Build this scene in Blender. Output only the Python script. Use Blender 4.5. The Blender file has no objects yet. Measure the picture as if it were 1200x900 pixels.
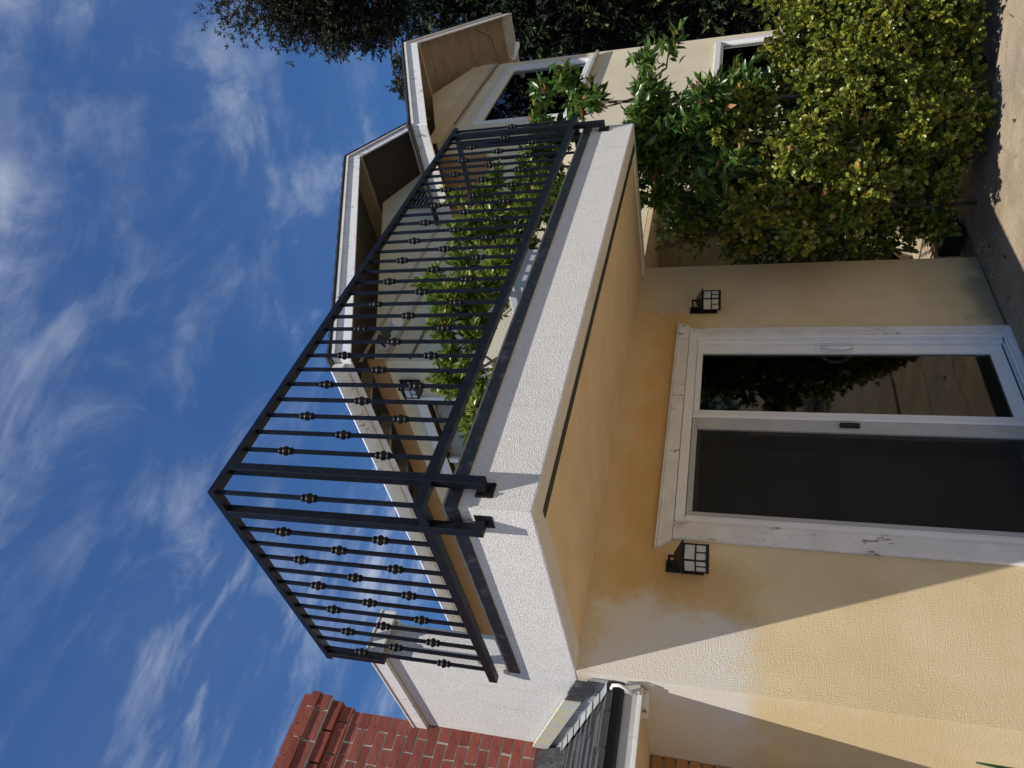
import bpy, bmesh, math, random
import numpy as np
from mathutils import Vector, Matrix
random.seed(7); rng = np.random.default_rng(7)
sc = bpy.context.scene
COL = sc.collection
R = math.radians

# ------------------------------------------------------------------ camera
# the photograph was taken with the phone on its side: world up points to the left of the frame
cam = bpy.data.cameras.new('camera'); camo = bpy.data.objects.new('camera', cam); COL.objects.link(camo)
yaw, pit, rol, FPX = 0.7411, 0.3006, 0.0144, 838.57
Fv = Vector((math.cos(yaw)*math.cos(pit), math.sin(yaw)*math.cos(pit), math.sin(pit)))
Rv = Vector((math.sin(yaw), -math.cos(yaw), 0)); Uv = Rv.cross(Fv)
Rr = math.cos(rol)*Rv+math.sin(rol)*Uv; Ur = -math.sin(rol)*Rv+math.cos(rol)*Uv
CX, CY, CZ = -Ur, Rr, -Fv
camo.matrix_world = Matrix(((CX.x, CY.x, CZ.x, -1.7083), (CX.y, CY.y, CZ.y, -3.5911), (CX.z, CY.z, CZ.z, 1.8169), (0, 0, 0, 1)))
cam.sensor_fit = 'HORIZONTAL'; cam.sensor_width = 36; cam.lens = FPX/1200*36
cam.clip_start = .05; cam.clip_end = 2000
sc.camera = camo
sc.render.resolution_x, sc.render.resolution_y = 1024, 768

# ------------------------------------------------------------------ light and sky
SUN = Vector((-.40, -.335, 1)).normalized()
w = bpy.data.worlds.new('World'); sc.world = w; w.use_nodes = True
nt = w.node_tree; nt.nodes.clear()
def nn(t, ty, **kw):
    n = t.nodes.new(ty)
    for k, v in kw.items(): setattr(n, k, v)
    return n
def ln(t, a, b): t.links.new(a, b)
out = nn(nt, 'ShaderNodeOutputWorld'); bg = nn(nt, 'ShaderNodeBackground')
sky = nn(nt, 'ShaderNodeTexSky', sky_type='NISHITA', sun_disc=False)
sky.sun_elevation = math.asin(SUN.z); sky.sun_rotation = math.atan2(SUN.x, SUN.y)
sky.air_density = 1.25; sky.dust_density = .35; sky.ozone_density = 3.5
tc = nn(nt, 'ShaderNodeTexCoord')
sep = nn(nt, 'ShaderNodeSeparateXYZ'); ln(nt, tc.outputs['Generated'], sep.inputs[0])
def wm(op, a, b=None, clamp=False):
    m = nn(nt, 'ShaderNodeMath', operation=op, use_clamp=clamp)
    for i, x in enumerate((a, b)):
        if x is None: continue
        if isinstance(x, (int, float)): m.inputs[i].default_value = x
        else: ln(nt, x, m.inputs[i])
    return m.outputs[0]
zz = wm('MAXIMUM', sep.outputs[2], .06)
px_, py_ = wm('DIVIDE', sep.outputs[0], zz), wm('DIVIDE', sep.outputs[1], zz)
cmb = nn(nt, 'ShaderNodeCombineXYZ'); ln(nt, px_, cmb.inputs[0]); ln(nt, py_, cmb.inputs[1])
def cloud(scale, rot, sx, sy, detail, dist, lo, hi, off):
    mp = nn(nt, 'ShaderNodeMapping'); mp.inputs['Rotation'].default_value = (0, 0, rot)
    mp.inputs['Scale'].default_value = (sx, sy, 1); mp.inputs['Location'].default_value = off
    ln(nt, cmb.outputs[0], mp.inputs[0])
    no = nn(nt, 'ShaderNodeTexNoise'); no.inputs['Scale'].default_value = scale; no.inputs['Detail'].default_value = detail
    no.inputs['Roughness'].default_value = .62; no.inputs['Distortion'].default_value = dist
    ln(nt, mp.outputs[0], no.inputs['Vector'])
    mr = nn(nt, 'ShaderNodeMapRange', interpolation_type='SMOOTHSTEP')
    mr.inputs[1].default_value = lo; mr.inputs[2].default_value = hi
    ln(nt, no.outputs[0], mr.inputs[0]); return mr.outputs[0]
c1 = cloud(1.0, R(35), 1.0, 2.1, 10, .4, .52, .70, (3.2, 1.3, 0))
c2 = cloud(.75, R(20), 1.0, 1.2, 5, .2, .42, .68, (7.4, .5, 0))
c3 = cloud(2.8, R(55), 1.0, 1.7, 13, .5, .45, .70, (1.7, 5.1, 0))
cf = wm('MULTIPLY', wm('ADD', wm('MULTIPLY', c1, .75), wm('MULTIPLY', c3, .5)), c2)
cf = wm('ADD', wm('MULTIPLY', cf, .85), wm('MULTIPLY', c2, .03), clamp=True)
mix = nn(nt, 'ShaderNodeMixRGB'); ln(nt, cf, mix.inputs[0]); tint = nn(nt, 'ShaderNodeMixRGB', blend_type='MULTIPLY'); tint.inputs[0].default_value = 1; ln(nt, sky.outputs[0], tint.inputs[1]); tint.inputs[2].default_value = (.45, .75, 1.12, 1); ln(nt, tint.outputs[0], mix.inputs[1]); mix.inputs[2].default_value = (9.6, 10.2, 11., 1)
ln(nt, mix.outputs[0], bg.inputs[0]); bg.inputs[1].default_value = .078
ln(nt, bg.outputs[0], out.inputs[0])
sl = bpy.data.lights.new('sun', 'SUN'); sl.energy = 4.9; sl.angle = R(.55); sl.color = (1, .95, .87)
so = bpy.data.objects.new('sun', sl); COL.objects.link(so); so.rotation_euler = SUN.to_track_quat('Z', 'Y').to_euler(); so.location = (-6, -6, 14)
sc.view_settings.view_transform = 'Standard'; sc.view_settings.look = 'None'
sc.view_settings.exposure = .14; sc.view_settings.gamma = 1
sc.render.engine = 'CYCLES'; sc.cycles.max_bounces = 7; sc.cycles.transparent_max_bounces = 12

# ------------------------------------------------------------------ materials
class M:
    def __init__(s, name, rough=.7, spec=.5, metal=0):
        s.m = bpy.data.materials.new(name); s.m.use_nodes = True; s.t = s.m.node_tree; s.t.nodes.clear()
        s.o = nn(s.t, 'ShaderNodeOutputMaterial'); s.b = nn(s.t, 'ShaderNodeBsdfPrincipled')
        s.b.inputs['Roughness'].default_value = rough; s.b.inputs['Specular IOR Level'].default_value = spec
        s.b.inputs['Metallic'].default_value = metal
        ln(s.t, s.b.outputs[0], s.o.inputs[0]); s.c = nn(s.t, 'ShaderNodeTexCoord')
    def vec(s, scale=(1, 1, 1), gen='Object'):
        mp = nn(s.t, 'ShaderNodeMapping'); mp.inputs['Scale'].default_value = scale
        ln(s.t, s.c.outputs[gen], mp.inputs[0]); return mp.outputs[0]
    def noise(s, scale, detail=4, rough=.55, vec=None, dist=0):
        n = nn(s.t, 'ShaderNodeTexNoise'); n.inputs['Scale'].default_value = scale; n.inputs['Detail'].default_value = detail
        n.inputs['Roughness'].default_value = rough; n.inputs['Distortion'].default_value = dist
        ln(s.t, vec if vec is not None else s.c.outputs['Object'], n.inputs['Vector']); return n.outputs[0]
    def vor(s, scale, feature='F1', vec=None):
        n = nn(s.t, 'ShaderNodeTexVoronoi', feature=feature); n.inputs['Scale'].default_value = scale
        ln(s.t, vec if vec is not None else s.c.outputs['Object'], n.inputs['Vector']); return n.outputs[0]
    def mr(s, a, lo, hi, tlo=0, thi=1):
        n = nn(s.t, 'ShaderNodeMapRange', interpolation_type='SMOOTHSTEP')
        for i, v in zip((1, 2, 3, 4), (lo, hi, tlo, thi)): n.inputs[i].default_value = v
        ln(s.t, a, n.inputs[0]); return n.outputs[0]
    def math(s, op, a, b=None):
        m = nn(s.t, 'ShaderNodeMath', operation=op)
        for i, x in enumerate((a, b)):
            if x is None: continue
            if isinstance(x, (int, float)): m.inputs[i].default_value = x
            else: ln(s.t, x, m.inputs[i])
        return m.outputs[0]
    def mix(s, f, a, b, mode='MIX'):
        n = nn(s.t, 'ShaderNodeMixRGB', blend_type=mode)
        for i, x in enumerate((f, a, b)):
            if isinstance(x, (int, float)): n.inputs[i].default_value = x
            elif isinstance(x, tuple): n.inputs[i].default_value = (*x, 1)
            else: ln(s.t, x, n.inputs[i])
        return n.outputs[0]
    def col(s, x):
        if isinstance(x, tuple): s.b.inputs['Base Color'].default_value = (*x, 1)
        else: ln(s.t, x, s.b.inputs['Base Color'])
        return s
    def bump(s, h, strength=.5, dist=.01):
        b = nn(s.t, 'ShaderNodeBump'); b.inputs['Strength'].default_value = strength; b.inputs['Distance'].default_value = dist
        ln(s.t, h, b.inputs['Height']); ln(s.t, b.outputs[0], s.b.inputs['Normal']); return s
    def rough(s, x): ln(s.t, x, s.b.inputs['Roughness']); return s
    def rnd(s):
        n = nn(s.t, 'ShaderNodeObjectInfo'); return n.outputs['Random']
MT = {}
# white dash stucco
m = M('white_stucco', .92, .2)
g = m.math('ADD', m.math('MULTIPLY', m.noise(240, 3, .7), .8), m.math('MULTIPLY', m.vor(190), .5))
c = m.mix(m.mr(m.noise(190, 3, .7), .34, .58), (.56, .53, .48), (.84, .825, .79))
c = m.mix(m.mr(m.noise(2.2, 5), .5, .75, 0, .3), c, (.52, .49, .43))
c = m.mix(m.mr(m.vor(170), .0, .16, .6, 0), c, (.30, .28, .25))
c = m.mix(m.mr(m.noise(4, 6, .75, m.vec((3.5, 3.5, .35))), .55, .72, 0, .35), c, (.50, .45, .37))
m.col(c).bump(g, 1.0, .0055); MT['wst'] = m.m
# ochre stucco: new walls carry primer and older orange paint where they were patched
def ochre(name, patch):
    m = M(name, .88, .25)
    base = m.mix(m.mr(m.noise(1.4, 5, .6), .35, .7), (.70, .55, .31), (.80, .655, .41))
    base = m.mix(m.mr(m.noise(9, 6, .7), .58, .8, 0, .3), base, (.54, .40, .22))
    if patch:
        sx = nn(m.t, 'ShaderNodeSeparateXYZ'); ln(m.t, m.c.outputs['Object'], sx.inputs[0]); x, y, z = sx.outputs
        nz = m.math('MULTIPLY', m.math('SUBTRACT', m.noise(3.2, 6, .62), .5), .55)
        def box(x0, x1, z0, z1, f=.12):
            a = m.mr(m.math('ADD', x, nz), x0-f, x0+f); b = m.mr(m.math('ADD', x, nz), x1-f, x1+f, 1, 0)
            c_ = m.mr(m.math('ADD', z, nz), z0-f, z0+f); d = m.mr(m.math('ADD', z, nz), z1-f, z1+f, 1, 0)
            return m.math('MULTIPLY', m.math('MULTIPLY', a, b), m.math('MULTIPLY', c_, d))
        streak = m.mr(m.noise(3, 6, .65, m.vec((1, 1, 2.2))), .3, .7, .6, .95)
        orange = m.math('MULTIPLY', box(.40, 3.22, 2.10, 2.50, .2), streak)
        base = m.mix(m.math('MULTIPLY', orange, .8), base, (.62, .335, .09))
        o2 = box(.3, .72, 1.72, 2.2, .12); base = m.mix(m.math('MULTIPLY', o2, .65), base, (.62, .38, .13))
        nz = m.math('ADD', nz, m.math('MULTIPLY', m.math('SUBTRACT', m.noise(24, 5, .75), .5), .22)); pr = box(-.6, .42, 1.72, 2.75, .11)
        base = m.mix(m.math('MULTIPLY', pr, .92), base, (.74, .71, .64))
        pr2 = box(3.12, 4.1, 2.1, 2.9, .06)
        base = m.mix(m.math('MULTIPLY', pr2, .7), base, (.60, .55, .45))
        top = box(-.5, 4, 2.50, 2.8, .04); base = m.mix(m.math('MULTIPLY', top, .5), base, (.64, .52, .34))
        base = m.mix(box(-1, 5, -.3, .12, .1), base, (.40, .31, .2))
    spots = m.mr(m.vor(9), .0, .05, .5, 0); base = m.mix(spots, base, (.36, .26, .15))
    run = m.mr(m.noise(5, 6, .75, m.vec((7, 1, .5))), .62, .76, 0, .28); base = m.mix(run, base, (.50, .40, .27))
    h = m.math('ADD', m.math('MULTIPLY', m.noise(130, 4, .65), .9), m.math('MULTIPLY', m.noise(38, 4, .6), .3))
    m.col(base).bump(h, 1, .007); return m.m
MT['och'] = ochre('ochre_stucco_patched', True); MT['och2'] = ochre('ochre_stucco', False)
m = M('cream_stucco', .9, .25)
m.col(m.mix(m.mr(m.noise(1.7, 5), .35, .7), (.68, .61, .43), (.76, .69, .52))).bump(m.noise(60, 4, .6), .6, .006); MT['crm'] = m.m
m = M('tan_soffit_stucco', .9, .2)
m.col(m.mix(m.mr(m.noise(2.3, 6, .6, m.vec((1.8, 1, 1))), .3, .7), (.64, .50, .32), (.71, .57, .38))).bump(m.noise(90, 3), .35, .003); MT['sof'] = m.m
def paint(name, c1_, c2_, chip=None, rough=.5, grain=True, amt=.62):
    m = M(name, rough, .4)
    c = m.mix(m.mr(m.noise(7, 5, .6), .35, .7), c1_, c2_)
    if chip:
        mask = m.math('MULTIPLY', m.mr(m.noise(26, 6, .7, m.vec((1, 1, .35))), amt, amt+.03), m.mr(m.noise(2.6, 3), .5, .6))
        c = m.mix(mask, c, chip)
    c = m.mix(m.mr(m.noise(55, 4), .6, .8, 0, .25), c, (.45, .43, .40))
    m.col(c)
    if grain: m.bump(m.noise(60, 3, .6, m.vec((6, 6, .4))), .25, .002)
    return m.m
MT['wht'] = paint('white_painted_wood', (.68, .655, .615), (.78, .76, .73), (.19, .16, .13), amt=.58)
MT['wht2'] = paint('weathered_white_board', (.78, .77, .75), (.86, .85, .83), (.22, .17, .13), amt=.56)
MT['vin'] = paint('white_vinyl', (.76, .755, .74), (.80, .80, .79), None, .35, False)
MT['gry'] = paint('grey_aluminium', (.40, .40, .39), (.46, .46, .45), None, .4, False)
MT['gtr'] = paint('grey_gutter_paint', (.42, .42, .41), (.50, .50, .48), (.2, .19, .17), .5, False, .6)
m = M('black_iron', .45, .3)
m.col(m.mix(m.mr(m.noise(20, 4), .4, .7), (.003, .0035, .005), (.007, .008, .011))).bump(m.noise(160, 2), .12, .001); MT['iron'] = m.m
m = M('lamp_black', .45, .4); m.col((.008, .008, .009)); MT['blk'] = m.m
m = M('frosted_glass', .35, .5)
m.col(m.mix(m.noise(30, 3), (.50, .50, .46), (.62, .62, .58))); MT['fro'] = m.m
m = M('dark_flashing', .5, .5)
m.col(m.mix(m.mr(m.noise(12, 6, .75), .5, .72), (.035, .037, .04), (.16, .165, .17))).bump(m.noise(40, 4), .3, .003); MT['fla'] = m.m
m = M('tarred_flashing', .45, .4); m.col(m.mix(m.noise(15, 5), (.012, .012, .014), (.04, .04, .043))).bump(m.noise(18, 5), .8, .02); MT['tar'] = m.m
m = M('grey_flashing', .55, .4)
m.col(m.mix(m.mr(m.noise(6, 5, .7), .35, .7), (.24, .25, .25), (.34, .35, .35))); MT['fl2'] = m.m
m = M('pale_flashing_with_sealant', .6, .4)
m.col(m.mix(m.mr(m.noise(9, 6, .7), .48, .62), (.50, .50, .44), (.62, .52, .27))).bump(m.noise(14, 5), .5, .006); MT['fl3'] = m.m
m = M('asphalt_shingle', .95, .15)
m.col(m.mix(m.noise(160, 2), (.022, .023, .026), (.10, .10, .105))).bump(m.noise(190, 2), .8, .003); MT['shg'] = m.m
m = M('red_brick', .9, .2)
b0 = m.mix(m.rnd(), (.19, .050, .036), (.30, .088, .06))
b0 = m.mix(m.mr(m.noise(14, 5, .7), .45, .75, 0, .7), b0, (.17, .042, .03))
b0 = m.mix(m.mr(m.noise(38, 5, .8), .66, .75, 0, .6), b0, (.42, .30, .23))
m.col(b0).bump(m.noise(60, 5, .7), .7, .005); MT['brk'] = m.m
m = M('brown_painted_brick', .9, .2)
m.col(m.mix(m.rnd(), (.34, .17, .07), (.42, .22, .10))).bump(m.noise(50, 4), .5, .004); MT['brk2'] = m.m
m = M('mortar', .95, .1)
m.col(m.mix(m.noise(60, 4), (.36, .33, .28), (.52, .48, .41))).bump(m.noise(120, 3), .8, .004); MT['mor'] = m.m
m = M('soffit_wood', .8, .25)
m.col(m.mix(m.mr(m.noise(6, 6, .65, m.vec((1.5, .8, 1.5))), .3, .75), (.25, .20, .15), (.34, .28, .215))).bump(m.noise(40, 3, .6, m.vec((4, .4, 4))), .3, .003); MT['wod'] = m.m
m = M('shade_toned_soffit_wood', .85, .2); m.col(m.mix(m.noise(6, 5), (.085, .075, .065), (.14, .125, .105))); MT['wdk'] = m.m  # soffit wood darkened in colour to stand in for shade under the larger gable
m = M('rafter_paint', .75, .25)
m.col(m.mix(m.noise(9, 4), (.40, .33, .22), (.52, .44, .31))); MT['raf'] = m.m
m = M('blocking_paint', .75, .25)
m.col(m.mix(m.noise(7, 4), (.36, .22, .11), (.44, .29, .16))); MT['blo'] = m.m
m = M('bark', .9, .2)
m.col(m.mix(m.mr(m.noise(14, 6, .7, m.vec((3, 3, .6))), .35, .7), (.075, .055, .04), (.19, .145, .11))).bump(m.noise(40, 5, .7, m.vec((3, 3, .5))), .8, .01); MT['bark'] = m.m
m = M('pale_bark', .9, .2)
m.col(m.mix(m.noise(20, 5), (.24, .18, .13), (.40, .33, .26))); MT['bark2'] = m.m
def leafmat(name, ramp, rough=.45, trans=.25, spec=.4):
    m = M(name, rough, spec)
    at = nn(m.t, 'ShaderNodeAttribute', attribute_name='tone')
    cr = nn(m.t, 'ShaderNodeValToRGB'); e = cr.color_ramp.elements
    e[0].position, e[0].color = ramp[0][0], (*ramp[0][1], 1); e[1].position, e[1].color = ramp[-1][0], (*ramp[-1][1], 1)
    for p, c_ in ramp[1:-1]:
        q = e.new(p); q.color = (*c_, 1)
    ln(m.t, at.outputs['Fac'], cr.inputs[0]); ln(m.t, cr.outputs[0], m.b.inputs['Base Color'])
    tr = nn(m.t, 'ShaderNodeBsdfTranslucent'); ln(m.t, cr.outputs[0], tr.inputs[0])
    mx = nn(m.t, 'ShaderNodeMixShader'); mx.inputs[0].default_value = trans
    ln(m.t, m.b.outputs[0], mx.inputs[1]); ln(m.t, tr.outputs[0], mx.inputs[2]); ln(m.t, mx.outputs[0], m.o.inputs[0])
    return m.m
MT['jade'] = leafmat('jade_leaf', [(0, (.07, .10, .02)), (.4, (.14, .175, .022)), (.8, (.29, .30, .035)), (.95, (.44, .40, .06)), (1, (.42, .22, .09))], .34, .15, .5)
MT['citr'] = leafmat('citrus_leaf', [(0, (.035, .085, .018)), (.5, (.07, .14, .025)), (.85, (.14, .22, .035)), (.96, (.28, .28, .05)), (1, (.42, .20, .08))], .3, .3, .55)
MT['cit2'] = leafmat('sunny_citrus_leaf', [(0, (.05, .11, .02)), (.5, (.13, .20, .03)), (.85, (.26, .32, .05)), (1, (.42, .36, .08))], .33, .35, .5)
MT['euca'] = leafmat('eucalyptus_leaf', [(0, (.016, .019, .010)), (.6, (.032, .036, .019)), (1, (.07, .065, .04))], .6, .12, .2)
MT['dark'] = leafmat('evergreen_leaf', [(0, (.006, .010, .005)), (.72, (.014, .022, .009)), (.9, (.06, .085, .025)), (1, (.16, .20, .05))], .6, .1, .2)  # near-black tones put deep shade into the leaf colour
# glass that both mirrors and lets one look in
def glass(name, tint, ior, rough=.005):
    m = M(name); t = m.t
    gl = nn(t, 'ShaderNodeBsdfGlossy'); gl.inputs['Roughness'].default_value = rough; gl.inputs['Color'].default_value = (.80, .82, .80, 1)
    tr = nn(t, 'ShaderNodeBsdfTransparent'); tr.inputs[0].default_value = (*tint, 1)
    fr = nn(t, 'ShaderNodeFresnel'); fr.inputs[0].default_value = ior
    mx = nn(t, 'ShaderNodeMixShader'); ln(t, fr.outputs[0], mx.inputs[0]); ln(t, tr.outputs[0], mx.inputs[1]); ln(t, gl.outputs[0], mx.inputs[2])
    ln(t, mx.outputs[0], m.o.inputs[0]); return m.m
MT['gls'] = glass('window_glass', (.42, .46, .44), 1.75, .035); MT['gl3'] = glass('pale_window_glass', (.80, .84, .82), 1.6, .01); MT['gl2'] = glass('clear_glass', (.92, .92, .92), 1.10)
m = M('insect_screen', .8, .2); t = m.t
df = nn(t, 'ShaderNodeBsdfDiffuse'); df.inputs[0].default_value = (.042, .041, .038, 1)
tr = nn(t, 'ShaderNodeBsdfTransparent'); mx = nn(t, 'ShaderNodeMixShader')
wv = m.noise(900, 1); ln(t, m.mr(wv, .3, .7, .42, .6), mx.inputs[0])
ln(t, tr.outputs[0], mx.inputs[1]); ln(t, df.outputs[0], mx.inputs[2]); ln(t, mx.outputs[0], m.o.inputs[0]); MT['scr'] = m.m
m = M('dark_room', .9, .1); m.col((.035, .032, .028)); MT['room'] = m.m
m = M('pale_curtain', .9, .1); m.col((.55, .53, .48)); MT['cur'] = m.m
m = M('brown_curtain', .9, .1); m.col((.13, .11, .09)); MT['cu2'] = m.m
m = M('dry_leaf', .8, .2); m.col((.16, .09, .045)); MT['dry'] = m.m
m = M('blind_slat', .6, .3); m.col((.75, .66, .54)); MT['bli'] = m.m
m = M('dusty_ground', .95, .1)
c = m.mix(m.mr(m.noise(2.3, 7, .65), .35, .7), (.30, .24, .17), (.42, .34, .24))
m.col(m.mix(m.mr(m.noise(30, 5, .7), .6, .72), c, (.12, .09, .06))).bump(m.noise(20, 8, .7), .9, .02); MT['dirt'] = m.m
m = M('flagstone', .9, .2)
c = m.mix(m.mr(m.noise(1.3, 6, .6), .3, .7), (.31, .25, .175), (.49, .40, .285))
c = m.mix(m.mr(m.noise(4, 7, .7, m.vec((1, 2.6, 1))), .5, .75, 0, .55), c, (.56, .50, .42))
c = m.mix(m.mr(m.vor(14), 0, .09, .75, 0), c, (.11, .085, .06))
c = m.mix(m.math('MULTIPLY', m.rnd(), .35), c, (.40, .27, .16))
c = m.mix(m.mr(m.noise(3.1, 8, .75), .52, .60, 0, .75), c, (.33, .265, .18)); c = m.mix(m.mr(m.noise(45, 4, .7), .6, .72, 0, .6), c, (.14, .11, .075))
m.col(c).bump(m.noise(12, 9, .78), 1.0, .035); MT['flag'] = m.m
m = M('planter_grey', .5, .4); m.col(m.mix(m.noise(9, 4), (.42, .44, .45), (.52, .54, .55))); MT['plg'] = m.m
m = M('terracotta', .85, .2); m.col(m.mix(m.noise(14, 4), (.40, .30, .20), (.55, .44, .31))); MT['ter'] = m.m
m = M('pebble', .9, .2); m.col(m.mix(m.noise(25, 3), (.16, .125, .09), (.45, .38, .29))); MT['ter2'] = m.m
m = M('deck_grey', .8, .2); m.col(m.mix(m.noise(14, 4), (.25, .24, .22), (.33, .31, .28))); MT['dck'] = m.m
m = M('green_grille', .6, .4); m.col(m.mix(m.noise(40, 4), (.02, .027, .02), (.045, .055, .04))); MT['grn'] = m.m
m = M('dark_pipe', .5, .4); m.col((.02, .02, .022)); MT['pip'] = m.m
m = M('rubber_cable', .6, .3); m.col((.13, .095, .06)); MT['cab'] = m.m

# ------------------------------------------------------------------ mesh helpers
class MB:
    def __init__(s): s.v = []; s.f = []
    def add(s, vs, fs):
        o = len(s.v); s.v += [tuple(v) for v in vs]; s.f += [tuple(i+o for i in f) for f in fs]; return s
    def box(s, x0, x1, y0, y1, z0, z1):
        return s.add([(x, y, z) for z in (z0, z1) for y in (y0, y1) for x in (x0, x1)],
                     [(0, 2, 3, 1), (4, 5, 7, 6), (0, 1, 5, 4), (2, 6, 7, 3), (0, 4, 6, 2), (1, 3, 7, 5)])
    def prism(s, poly, off):
        """closed 3D polygon extruded by the vector off"""
        n = len(poly); off = Vector(off); a = [Vector(p) for p in poly]
        return s.add(a+[p+off for p in a], [tuple(range(n))[::-1], tuple(range(n, 2*n))]+[(i, (i+1) % n, n+(i+1) % n, n+i) for i in range(n)])
    def tube(s, pts, rad, n=8, caps=True):
        pts = [Vector(p) for p in pts]; rads = rad if isinstance(rad, (list, tuple)) else [rad]*len(pts); vs = []
        ref = None
        for i, p in enumerate(pts):
            d = (pts[min(i+1, len(pts)-1)]-pts[max(i-1, 0)]).normalized()
            if ref is None: ref = d.orthogonal().normalized()
            a = (ref-d*ref.dot(d)).normalized(); b = d.cross(a); ref = a
            vs += [p+(a*math.cos(2*math.pi*k/n)+b*math.sin(2*math.pi*k/n))*rads[i] for k in range(n)]
        fs = [(i*n+k, i*n+(k+1) % n, (i+1)*n+(k+1) % n, (i+1)*n+k) for i in range(len(pts)-1) for k in range(n)]
        if caps: fs += [tuple(range(n))[::-1], tuple(range((len(pts)-1)*n, len(pts)*n))]
        return s.add(vs, fs)
    def lathe(s, c, prof, n=12, axis='z'):
        pts = []
        for (h, r) in prof: pts += [(r*math.cos(2*math.pi*k/n), r*math.sin(2*math.pi*k/n), h) for k in range(n)]
        if axis == 'y': pts = [(a, h, b) for a, b, h in pts]
        pts = [(a+c[0], b+c[1], h+c[2]) for a, b, h in pts]; m_ = len(prof)
        return s.add(pts, [(i*n+k, i*n+(k+1) % n, (i+1)*n+(k+1) % n, (i+1)*n+k) for i in range(m_-1) for k in range(n)]+[tuple(range(n))[::-1], tuple(range((m_-1)*n, m_*n))])
    def mesh(s, name):
        me = bpy.data.meshes.new(name); me.from_pydata(s.v, [], s.f); me.update()
        bm = bmesh.new(); bm.from_mesh(me); bmesh.ops.recalc_face_normals(bm, faces=bm.faces); bm.to_mesh(me); bm.free(); return me
    def build(s, name, mat, parent=None, smooth=False, bevel=0, loc=None):
        me = s.mesh(name); me.materials.append(MT[mat] if isinstance(mat, str) else mat)
        if smooth: me.polygons.foreach_set('use_smooth', [True]*len(me.polygons))
        o = bpy.data.objects.new(name, me); COL.objects.link(o)
        if loc is not None: o.location = loc
        if parent is not None: o.parent = parent
        if bevel:
            b = o.modifiers.new('bevel', 'BEVEL'); b.width = bevel; b.segments = 2; b.limit_method = 'ANGLE'
        return o
def tag(o, label=None, cat=None, group=None, kind=None):
    if label: o['label'] = label
    if cat: o['category'] = cat
    if group: o['group'] = group
    if kind: o['kind'] = kind
    return o
def thing(name, label, cat, loc=(0, 0, 0), group=None):
    o = bpy.data.objects.new(name, None); COL.objects.link(o); o.location = loc; o.empty_display_size = .1
    return tag(o, label, cat, group)
def bx(name, mat, parent, x0, x1, y0, y1, z0, z1, bevel=0):
    return MB().box(x0, x1, y0, y1, z0, z1).build(name, mat, parent, bevel=bevel)
def inst(src, parent, loc, scale=None, name=None):
    o = src.copy(); COL.objects.link(o); o.parent = parent; o.location = loc
    if scale: o.scale = scale
    return o
_build = MB.build
def build(s, name, mat, parent=None, **k):
    o = _build(s, name, mat, parent, **k)
    if parent is not None and parent.type == 'EMPTY': o.matrix_parent_inverse = Matrix.Translation(-parent.location)
    return o
MB.build = build
D, W, SZ, PT = 1.331, 3.78, 2.584, 2.965

# ------------------------------------------------------------------ ground
g = MB(); g.add([(-250, -250, -.03), (250, -250, -.03), (250, 250, -.03), (-250, 250, -.03)], [(0, 1, 2, 3)])
tag(g.build('ground', 'dirt'), 'dry dusty soil', None, None, 'structure')
patio = thing('patio', 'sandy flagstone paving along the foot of the house', None, (2, -3, 0)); patio['kind'] = 'structure'
nx, ny = 9, 9
gx = [[(-2.2+i*.95+rng.uniform(-.16, .16), -8.4+j*.95+rng.uniform(-.16, .16)) for i in range(nx+1)] for j in range(ny+1)]
for j in range(ny):
    for i in range(nx):
        q = [gx[j][i], gx[j][i+1], gx[j+1][i+1], gx[j+1][i]]
        cx = sum(p[0] for p in q)/4; cy = sum(p[1] for p in q)/4
        if cx > 4.4 and cy > -2.6: continue
        pts = []
        for a in range(4):
            (x0, y0), (x1, y1) = q[a], q[(a+1) % 4]
            for t_ in (0.06, .35, .65, .94):
                x, y = x0+(x1-x0)*t_, y0+(y1-y0)*t_
                s_ = .986+rng.uniform(-.012, .006)
                pts.append((cx+(x-cx)*s_, min(cy+(y-cy)*s_, -.03), -.06))
        h = .056+rng.uniform(0, .006)
        MB().prism(pts, (0, 0, h)).build('flagstone', 'flag', patio, bevel=.006)
b = MB(); 
b.add([(-2.4, -8.6, -.006), (4.3, -8.6, -.006), (4.3, 0, -.006), (-2.4, 0, -.006)], [(0, 1, 2, 3)]); b.build('joint_sand', 'dirt', patio)

# ------------------------------------------------------------------ ground floor walls
house = thing('house', 'two storey ochre and cream stucco house with white framed windows and gabled upper wings', 'house', (3, 1, 0))
DX0, DX1, DZ = .975, 2.80, 2.152
b = MB()
b.prism([(0, 0, 0), (DX0, 0, 0), (DX0, 0, DZ), (DX1, 0, DZ), (DX1, 0, 0), (W, 0, 0), (W, 0, 2.60), (0, 0, 2.60)], (0, .2, 0))
b.prism([(0, .2, 0), (0, 7, 0), (0, 7, 2.468), (0, .2, 2.468)], (.2, 0, 0))
b.prism([(W, .2, 0), (W, 2.4, 0), (W, 2.4, 2.68), (W, .2, 2.68)], (-.2, 0, 0))
b.build('ochre_wall', 'och', house)
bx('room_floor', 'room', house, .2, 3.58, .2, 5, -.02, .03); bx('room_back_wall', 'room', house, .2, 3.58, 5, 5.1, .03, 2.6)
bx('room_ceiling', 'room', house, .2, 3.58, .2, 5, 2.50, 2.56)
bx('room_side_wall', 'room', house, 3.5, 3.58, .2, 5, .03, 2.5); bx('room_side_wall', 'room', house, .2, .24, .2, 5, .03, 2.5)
# recessed lower wall right of the corner, upper wing
WX, WY, WZ = 2.87, .33, 5.06
b = MB(); b.prism([(W-.1, 2.2, 0), (5.8, 2.2, 0), (5.8, 2.2, 2.68), (W-.1, 2.2, 2.68)], (0, .2, 0)); b.build('recessed_wall', 'crm', house)
bx('recess_ceiling', 'sof', house, W-.1, 5.8, WY, 2.4, 2.685, 2.735)
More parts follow.
